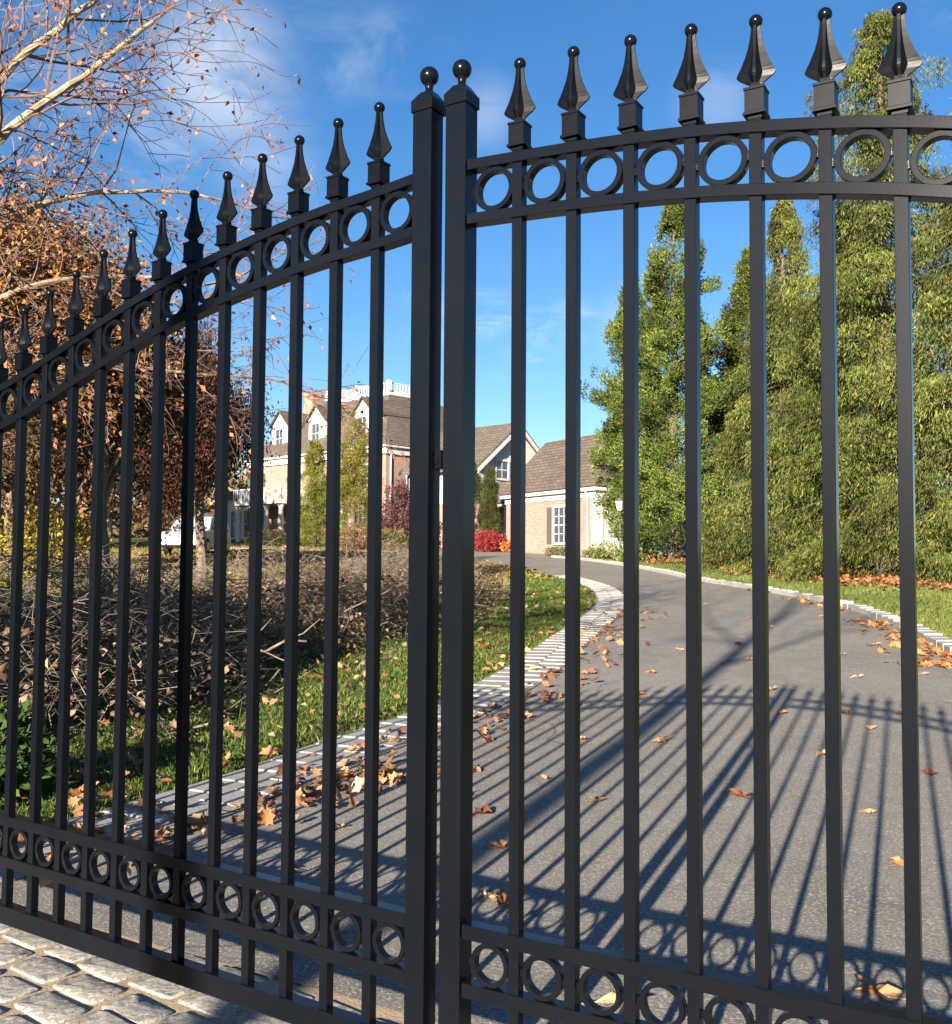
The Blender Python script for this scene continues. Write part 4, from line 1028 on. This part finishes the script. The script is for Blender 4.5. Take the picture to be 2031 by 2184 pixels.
# ------------------------------------------------------------------ house
def window(parent, face, a, z, wd, h, cols=3, rows=4, fr=0.09, shutters=False, arch=False, pos=0.0, depth=0.05):
    """face 'y': wall in plane y=pos looking towards -y, a = x centre; face 'x': wall in plane x=pos looking towards +x, a = y centre"""
    def put(m, x0, x1, d0, d1, z0, z1):
        if face == 'y': m.box(x0, x1, pos-d1, pos-d0, z0, z1)
        else: m.box(pos+d0, pos+d1, x0, x1, z0, z1)
    f = MB(); x0, x1, z0, z1 = a-wd/2, a+wd/2, z, z+h
    put(f, x0-fr, x0, 0.002, depth+0.03, z0-fr, z1+fr); put(f, x1, x1+fr, 0.002, depth+0.03, z0-fr, z1+fr)
    put(f, x0, x1, 0.002, depth+0.03, z1, z1+fr*1.4); put(f, x0, x1, 0.002, depth+0.05, z0-fr*1.2, z0)
    if arch:
        pts = [(a + (wd/2+fr)*math.cos(t), z1+fr + (wd/2)*math.sin(t)) for t in np.linspace(0, math.pi, 11)]
        f.prism(pts, 'y' if face == 'y' else 'x', *((pos-depth-0.02, pos-0.003) if face == 'y' else (pos+0.003, pos+depth+0.02)))
    o = f.build('window', 'white', parent)
    g = MB(); put(g, x0, x1, 0.004, 0.02, z0, z1); g.build('pane', 'glass', o)
    b = MB()
    for i in range(1, cols):
        x = x0+wd*i/cols; put(b, x-0.016, x+0.016, 0.021, 0.032, z0, z1)
    for j in range(1, rows):
        q = z0+h*j/rows; t = 0.030 if j*2 == rows else 0.016; put(b, x0, x1, 0.021, 0.030, q-t, q+t)
    if b.v: b.build('muntins', 'white', o)
    if shutters:
        for sd in (-1, 1):
            s = MB(); c = a + sd*(wd/2+fr+0.24); put(s, c-0.22, c+0.22, 0.003, 0.055, z0-0.05, z1+0.05)
            n = 14
            for k in range(n): 
                q = z0 + (z1-z0)*(k+0.5)/n; put(s, c-0.18, c+0.18, 0.055, 0.072, q-0.03, q+0.015)
            s.build('shutter', 'shutter', parent)
    return o
def hip(m, x0, x1, y0, y1, z, X0, X1, Y0, Y1, zt, ov=0.45):
    m.frust(x0-ov, x1+ov, y0-ov, y1+ov, z, X0, X1, Y0, Y1, zt)
ROT = math.atan2(-0.23, 0.973)
hx, hy = -34.9, 48.2
house = tag(empty('main_house', (hx, hy, Gz(hx, hy)-0.1), ROT), 'large brick house with hipped brown roof, white dormers and roof balustrade', 'house')
m = MB(); m.box(-14.6, 0, 0, 12, 0, 5.6); m.build('wall', 'brick', house)
m = MB(); m.box(-14.75, 0.15, -0.15, 12.15, 5.602, 6.0); m.box(-14.95, 0.35, -0.35, 12.35, 6.002, 6.14); bevel(m.build('cornice', 'white', house), 0.02)
m = MB(); hip(m, -14.6, 0, 0, 12, 6.15, -10.6, -4.2, 3.9, 8.1, 10.2, 0.4); roof = m.build('roof', 'shingle', house)
m = MB(); m.box(-10.7, -4.1, 3.8, 8.2, 10.15, 10.42); m.build('roof_deck', 'white', roof)
m = MB()
for (x0, x1, y0, y1) in ((-10.7,-4.1,3.8,3.88),(-10.7,-4.1,8.12,8.2),(-10.7,-10.62,3.88,8.12),(-4.18,-4.1,3.88,8.12)):
    m.box(x0, x1, y0, y1, 10.92, 11.0); m.box(x0+0.004, x1-0.004, y0+0.004, y1-0.004, 10.421, 10.50)
for x in np.arange(-10.6, -4.1, 0.26): m.box(x-0.035, x+0.035, 3.81, 3.87, 10.50, 10.92); m.box(x-0.035, x+0.035, 8.13, 8.19, 10.50, 10.92)
for y in np.arange(4.05, 8.0, 0.26): m.box(-4.17, -4.11, y-0.035, y+0.035, 10.50, 10.92); m.box(-10.69, -10.63, y-0.035, y+0.035, 10.50, 10.92)
for x in (-10.66, -7.4, -4.14):
    for y in (3.84, 8.16): m.box(x-0.13, x+0.13, y-0.13, y+0.13, 10.42, 11.12)
m.build('balustrade', 'white', house)
def dormer(cx, y0=0.75, zb=6.75, wd=1.7, h=1.75):
    sl = (10.2-6.15)/(3.9+0.4); yb = y0 + h/sl + 0.5
    d = MB(); d.box(cx-wd/2, cx+wd/2, y0, yb, zb-0.6, zb+h)
    d.prism([(cx-wd/2, zb+h), (cx+wd/2, zb+h), (cx, zb+h+0.85)], 'y', y0, y0+0.1)
    o = d.build('dormer', 'white', house)
    r = MB(); t = 0.09
    r.prism([(cx-wd/2-0.2, zb+h-0.12), (cx, zb+h+0.92), (cx+wd/2+0.2, zb+h-0.12), (cx+wd/2+0.2, zb+h), (cx, zb+h+1.05), (cx-wd/2-0.2, zb+h)], 'y', y0-0.18, yb+1.3)
    r.build('dormer_roof', 'shingle', o)
    window(house, 'y', cx, zb+0.2, 0.8, 1.25, 2, 2, pos=y0)
for cx in (-3.1, -7.9, -12.0): dormer(cx)
for cx in (-1.9, -4.6, -13.6): window(house, 'y', cx, 3.4, 1.0, 1.6, 3, 4, shutters=True, pos=0)
for cx in (-1.9, -4.6, -13.6): window(house, 'y', cx, 0.9, 1.0, 1.8, 3, 4, shutters=True, pos=0)
window(house, 'y', -9.0, 3.35, 1.2, 1.75, 3, 4, arch=True, pos=0)
for cy in (2.2, 5.2, 8.4): window(house, 'x', cy, 3.4, 0.9, 1.5, 3, 4, shutters=False, pos=0)
window(house, 'x', 2.2, 0.9, 0.9, 1.6, 3, 4, pos=0)
# portico with balcony
m = MB(); m.box(-12.6, -7.2, -2.6, -0.005, 2.75, 3.02); po = m.build('portico', 'white', house); bevel(po, 0.02)
m = MB()
for x in np.arange(-12.5, -7.2, 0.22): m.box(x-0.025, x+0.025, -2.55, -2.5, 3.02, 3.75)
m.box(-12.6, -7.2, -2.57, -2.48, 3.75, 3.83)
for y in np.arange(-2.4, -0.1, 0.22): m.box(-7.28, -7.23, y-0.025, y+0.025, 3.02, 3.75)
m.box(-7.3, -7.21, -2.47, -0.01, 3.751, 3.829); m.build('balcony_rail', 'white', po)
for x in (-12.3, -10.7, -9.1, -7.5):
    m = MB(); m.lathe([(0.22,0),(0.22,0.15),(0.17,0.2),(0.155,2.5),(0.21,2.6),(0.21,2.748)], (x, -2.25), 12); m.build('column', 'white', po, True)
m = MB(); m.box(-9.6, -8.5, -0.06, -0.003, 0.1, 2.3); m.build('front_door', 'door', house)
# chimney
m = MB(); m.box(-12.9, -11.9, 3.4, 4.4, 6.2, 10.9); m.box(-13.0, -11.8, 3.3, 4.5, 10.9, 11.15); m.build('chimney', 'brick_red', roof)
m = MB(); m.tube([(0.10, 0.35, 5.9), (0.07, 0.35, 5.5), (0.07, 0.35, 0.1)], 0.05, 8); m.build('downpipe', 'white', house)
# side porch on the brick end wall
m = MB(); m.box(0.01, 1.5, 3.0, 5.2, 2.3, 2.5); m.prism([(0.0, 2.501), (1.55, 2.501), (0.0, 3.4)], 'y', 3.0, 5.2); m.build('side_porch', 'white', house)
# low cream wing at the left
m = MB(); m.box(-19.6, -14.605, 0.6, 9, 0, 3.6); wing = m.build('low_wing', 'cream', house)
m = MB(); hip(m, -19.6, -14.7, 0.6, 9, 3.605, -18, -16, 3.6, 6, 5.3, 0.3); m.build('wing_roof', 'shingle', house)
for cx in (-15.6, -17.3): window(house, 'y', cx, 0.8, 0.5, 1.9, 2, 4, pos=0.6)

# white gabled wing
wx, wy = -26.75, 45.5
gw = tag(empty('gabled_wing', (wx, wy, Gz(wx, wy)-0.1), ROT), 'white gabled wing with brown roof between main house and garage', 'house')
m = MB(); m.box(-5.6, 0, 0, 5.8, 0, 2.6); m.build('lower_wall', 'brick', gw)
m = MB(); m.box(-5.6, 0.03, -0.03, 5.83, 2.601, 4.7); m.prism([(-0.03, 4.7), (5.83, 4.7), (2.9, 7.0)], 'x', -5.6, 0.03); m.build('upper_wall', 'white', gw)
m = MB(); m.prism([(-0.50, 4.34), (2.9, 7.02), (6.30, 4.34), (6.30, 4.54), (2.9, 7.24), (-0.50, 4.54)], 'x', -6.0, 0.36); m.build('roof', 'shingle', gw)
m = MB(); m.prism([(-0.53, 4.14), (2.9, 6.84), (6.33, 4.14), (6.33, 4.36), (2.9, 7.05), (-0.53, 4.36)], 'x', 0.362, 0.44); m.build('rake_board', 'white', gw)
window(gw, 'x', 1.75, 4.0, 0.95, 0.95, 2, 2, pos=0.03); window(gw, 'x', 3.05, 4.0, 0.95, 0.95, 2, 2, pos=0.03)
# entry porch on its end wall
m = MB(); m.box(0.04, 1.75, 0.3, 2.2, 2.35, 2.52); pr = m.build('porch', 'white', gw)
m = MB(); m.prism([(0.12, 2.521), (2.38, 2.521), (1.25, 3.75)], 'x', 0.035, 1.9); m.build('porch_roof', 'shingle', pr)
for y in (0.42, 2.05):
    m = MB(); m.box(1.5, 1.72, y-0.11, y+0.11, 0, 2.349); m.build('porch_column', 'white', pr)
m = MB(); m.box(0.04, 0.10, 0.8, 1.7, 0.1, 2.2); m.build('porch_door', 'door', gw)

# garage wing
ax, ay = -17.0, 39.0
gg = tag(empty('garage_wing', (ax, ay, Gz(ax, ay)-0.12), math.atan2(-0.47, 0.886)), 'single storey brick garage wing with brown roof and a shuttered window', 'garage')
m = MB(); m.box(-7.2, 0, 0, 5.2, 0, 2.75); m.build('wall', 'brick', gg)
m = MB(); m.prism([(0.0, 2.75), (5.2, 2.75), (2.6, 5.55)], 'x', -7.2, -7.0); m.build('gable_wall', 'white', gg)
m = MB(); m.box(-7.25, 0.06, -0.06, 5.26, 2.752, 3.02); m.box(-7.40, 0.26, -0.26, 5.46, 3.021, 3.20); bevel(m.build('cornice', 'white', gg), 0.015)
m = MB(); hip(m, -7.1, 0, 0, 5.2, 3.205, -7.42, -1.9, 2.55, 2.65, 6.05, 0.34); rf = m.build('roof', 'shingle', gg)
m = MB(); m.box(-0.34, 0.025, -0.03, 0.32, 0.02, 2.749); m.build('corner_board', 'white', gg)
m = MB(); m.tube([(-0.55, -0.20, 3.05), (-0.55, -0.09, 2.8), (-0.55, -0.07, 0.1)], 0.045, 8); m.build('downpipe', 'white', gg)
window(gg, 'y', -2.55, 0.80, 1.15, 1.60, 3, 4, shutters=True, pos=0)
for k, y0 in enumerate((0.55, 3.0)):
    m = MB(); m.box(0.004, 0.06, y0-0.10, y0+2.10, 0.03, 2.45); fr = m.build('door_surround', 'white', gg)
    for q in range(4):
        m = MB(); m.box(0.061, 0.095, y0, y0+2.0, 0.06+q*0.57, 0.06+q*0.57+0.55); pn = m.build('door_panel', 'white', fr); bevel(pn, 0.012)

# lamp post by the garage
lx, ly = -14.9, 36.6
lp = tag(empty('lamp_post', (lx, ly, Gz(lx, ly)-0.02)), 'slim post lantern on the lawn in front of the garage doors', 'lamp')
m = MB(); m.lathe([(0.09,0),(0.09,0.12),(0.045,0.2),(0.04,2.0),(0.06,2.05)], seg=10); m.build('post', 'shutter', lp, True)
m = MB(); m.frust(-0.09,0.09,-0.09,0.09,2.05,-0.15,0.15,-0.15,0.15,2.42); m.build('lantern', 'sign', lp)
m = MB(); m.frust(-0.18,0.18,-0.18,0.18,2.421,-0.03,0.03,-0.03,0.03,2.58); m.tube([(0,0,2.57),(0,0,2.66)], 0.02, 6); m.build('lantern_cap', 'shutter', lp)

# pale garden walk before the house
xs = np.linspace(-42, -26, 40); yv = 37.6 + 0.035*(xs+34)**2*0.35
V = []
for x, y in zip(xs, yv): V += [(x, y-0.45, Gz(x, y-0.45)+0.05), (x, y+0.45, Gz(x, y+0.45)+0.07)]
F = np.array([(2*i, 2*i+2, 2*i+3, 2*i+1) for i in range(39)])
tag(link('garden_path', tri_mesh('garden_path', np.array(V), F), 'stone_path'), kind='structure')

# ------------------------------------------------------------------ parked vehicles
def car(label, x, y, rz, prof, glass, L, W, wheels, wr=0.36, zoff=0.0):
    root = tag(empty('parked_car', (x, y, Gz(x, y)+zoff), rz), label, 'car')
    m = MB(); n = len(prof); vs = []; fs = []
    for sgn, k in ((-1, 1.0), (1, 1.0)):
        for (px, pz) in prof:
            tuck = 1.0 if pz < 1.0 else 1.0 - 0.22*(pz-1.0)
            vs.append((px, sgn*W/2*tuck, pz))
    fs = [tuple(range(n))[::-1], tuple(range(n, 2*n))] + [(i, (i+1) % n, n+(i+1) % n, n+i) for i in range(n)]
    m.add(vs, fs); body = m.build('body', 'car', root); bevel(body, 0.05, 3, 25)
    for pts in glass['side']:
        for sgn in (-1, 1):
            g = MB(); q = []
            for (px, pz) in pts:
                q.append((px, sgn*(W/2*(1-0.22*max(0, pz-1.0))+0.006), pz))
            g.add(q, [tuple(range(len(q)))]); g.build('side_window', 'glass', root)
    for (xa, za, xb, zb) in glass['end']:
        g = MB(); nrm = Vector((za-zb, 0, xb-xa)).normalized()*0.012
        if nrm.z < 0: nrm = -nrm
        ha = W/2*(1-0.22*max(0, za-1.0))-0.12; hb = W/2*(1-0.22*max(0, zb-1.0))-0.14
        g.add([(xa+nrm.x, -ha, za+nrm.z), (xa+nrm.x, ha, za+nrm.z), (xb+nrm.x, hb, zb+nrm.z), (xb+nrm.x, -hb, zb+nrm.z)], [(0,1,2,3)]); g.build('windscreen', 'glass', root)
    for wx_ in wheels:
        for sgn in (-1, 1):
            t = MB(); c = sgn*(W/2-0.08); vs = []; fs = []; k = 20
            for yv, r in ((-0.11, wr*0.86), (-0.09, wr), (0.09, wr), (0.11, wr*0.86)):
                vs += [(wx_+r*math.cos(2*math.pi*i/k), c+yv, wr+r*math.sin(2*math.pi*i/k)) for i in range(k)]
            for q in range(3):
                for i in range(k): fs.append((q*k+i, q*k+(i+1) % k, q*k+k+(i+1) % k, q*k+k+i))
            fs += [tuple(range(k)), tuple(range(3*k, 4*k))[::-1]]; t.add(vs, fs); wo = t.build('wheel', 'rubber', root, True)
            h = MB(); h.tube([(wx_, c+sgn*0.10, wr), (wx_, c+sgn*0.125, wr)], wr*0.58, 12); h.build('rim', 'chrome', wo)
    for sgn in (-1, 1):
        b = MB(); b.box(prof_min(prof)-0.012, prof_min(prof)+0.08, sgn*(W/2-0.2)-0.13, sgn*(W/2-0.2)+0.13, 0.85, 1.1); b.build('tail_light', 'tail', root)
        b = MB(); mxp = max(p[0] for p in prof); b.box(mxp-0.10, mxp+0.008, sgn*(W/2-0.25)-0.16, sgn*(W/2-0.25)+0.16, 0.66, 0.84); b.build('headlight', 'sign', root)
    return root
def prof_min(p): return min(q[0] for q in p)
suv = [(-2.25,0.38),(-2.30,0.75),(-2.20,1.05),(-2.05,1.58),(-1.85,1.70),(0.15,1.72),(0.45,1.62),(1.05,1.10),(2.05,0.98),(2.25,0.80),(2.28,0.40),(1.8,0.28),(-1.8,0.28)]
car('white parked car with dark windows, seen through the left gate leaf', -33.3, 31.4, math.radians(-62), suv,
    {'side': [[(-1.95,1.10),(-1.88,1.55),(-0.95,1.60),(-0.95,1.10)],[(-0.85,1.10),(-0.85,1.60),(0.10,1.60),(0.80,1.10)]], 'end': [(-2.18,1.10,-2.04,1.56),(1.02,1.12,0.42,1.60)]}, 4.6, 1.85, (-1.4, 1.4))
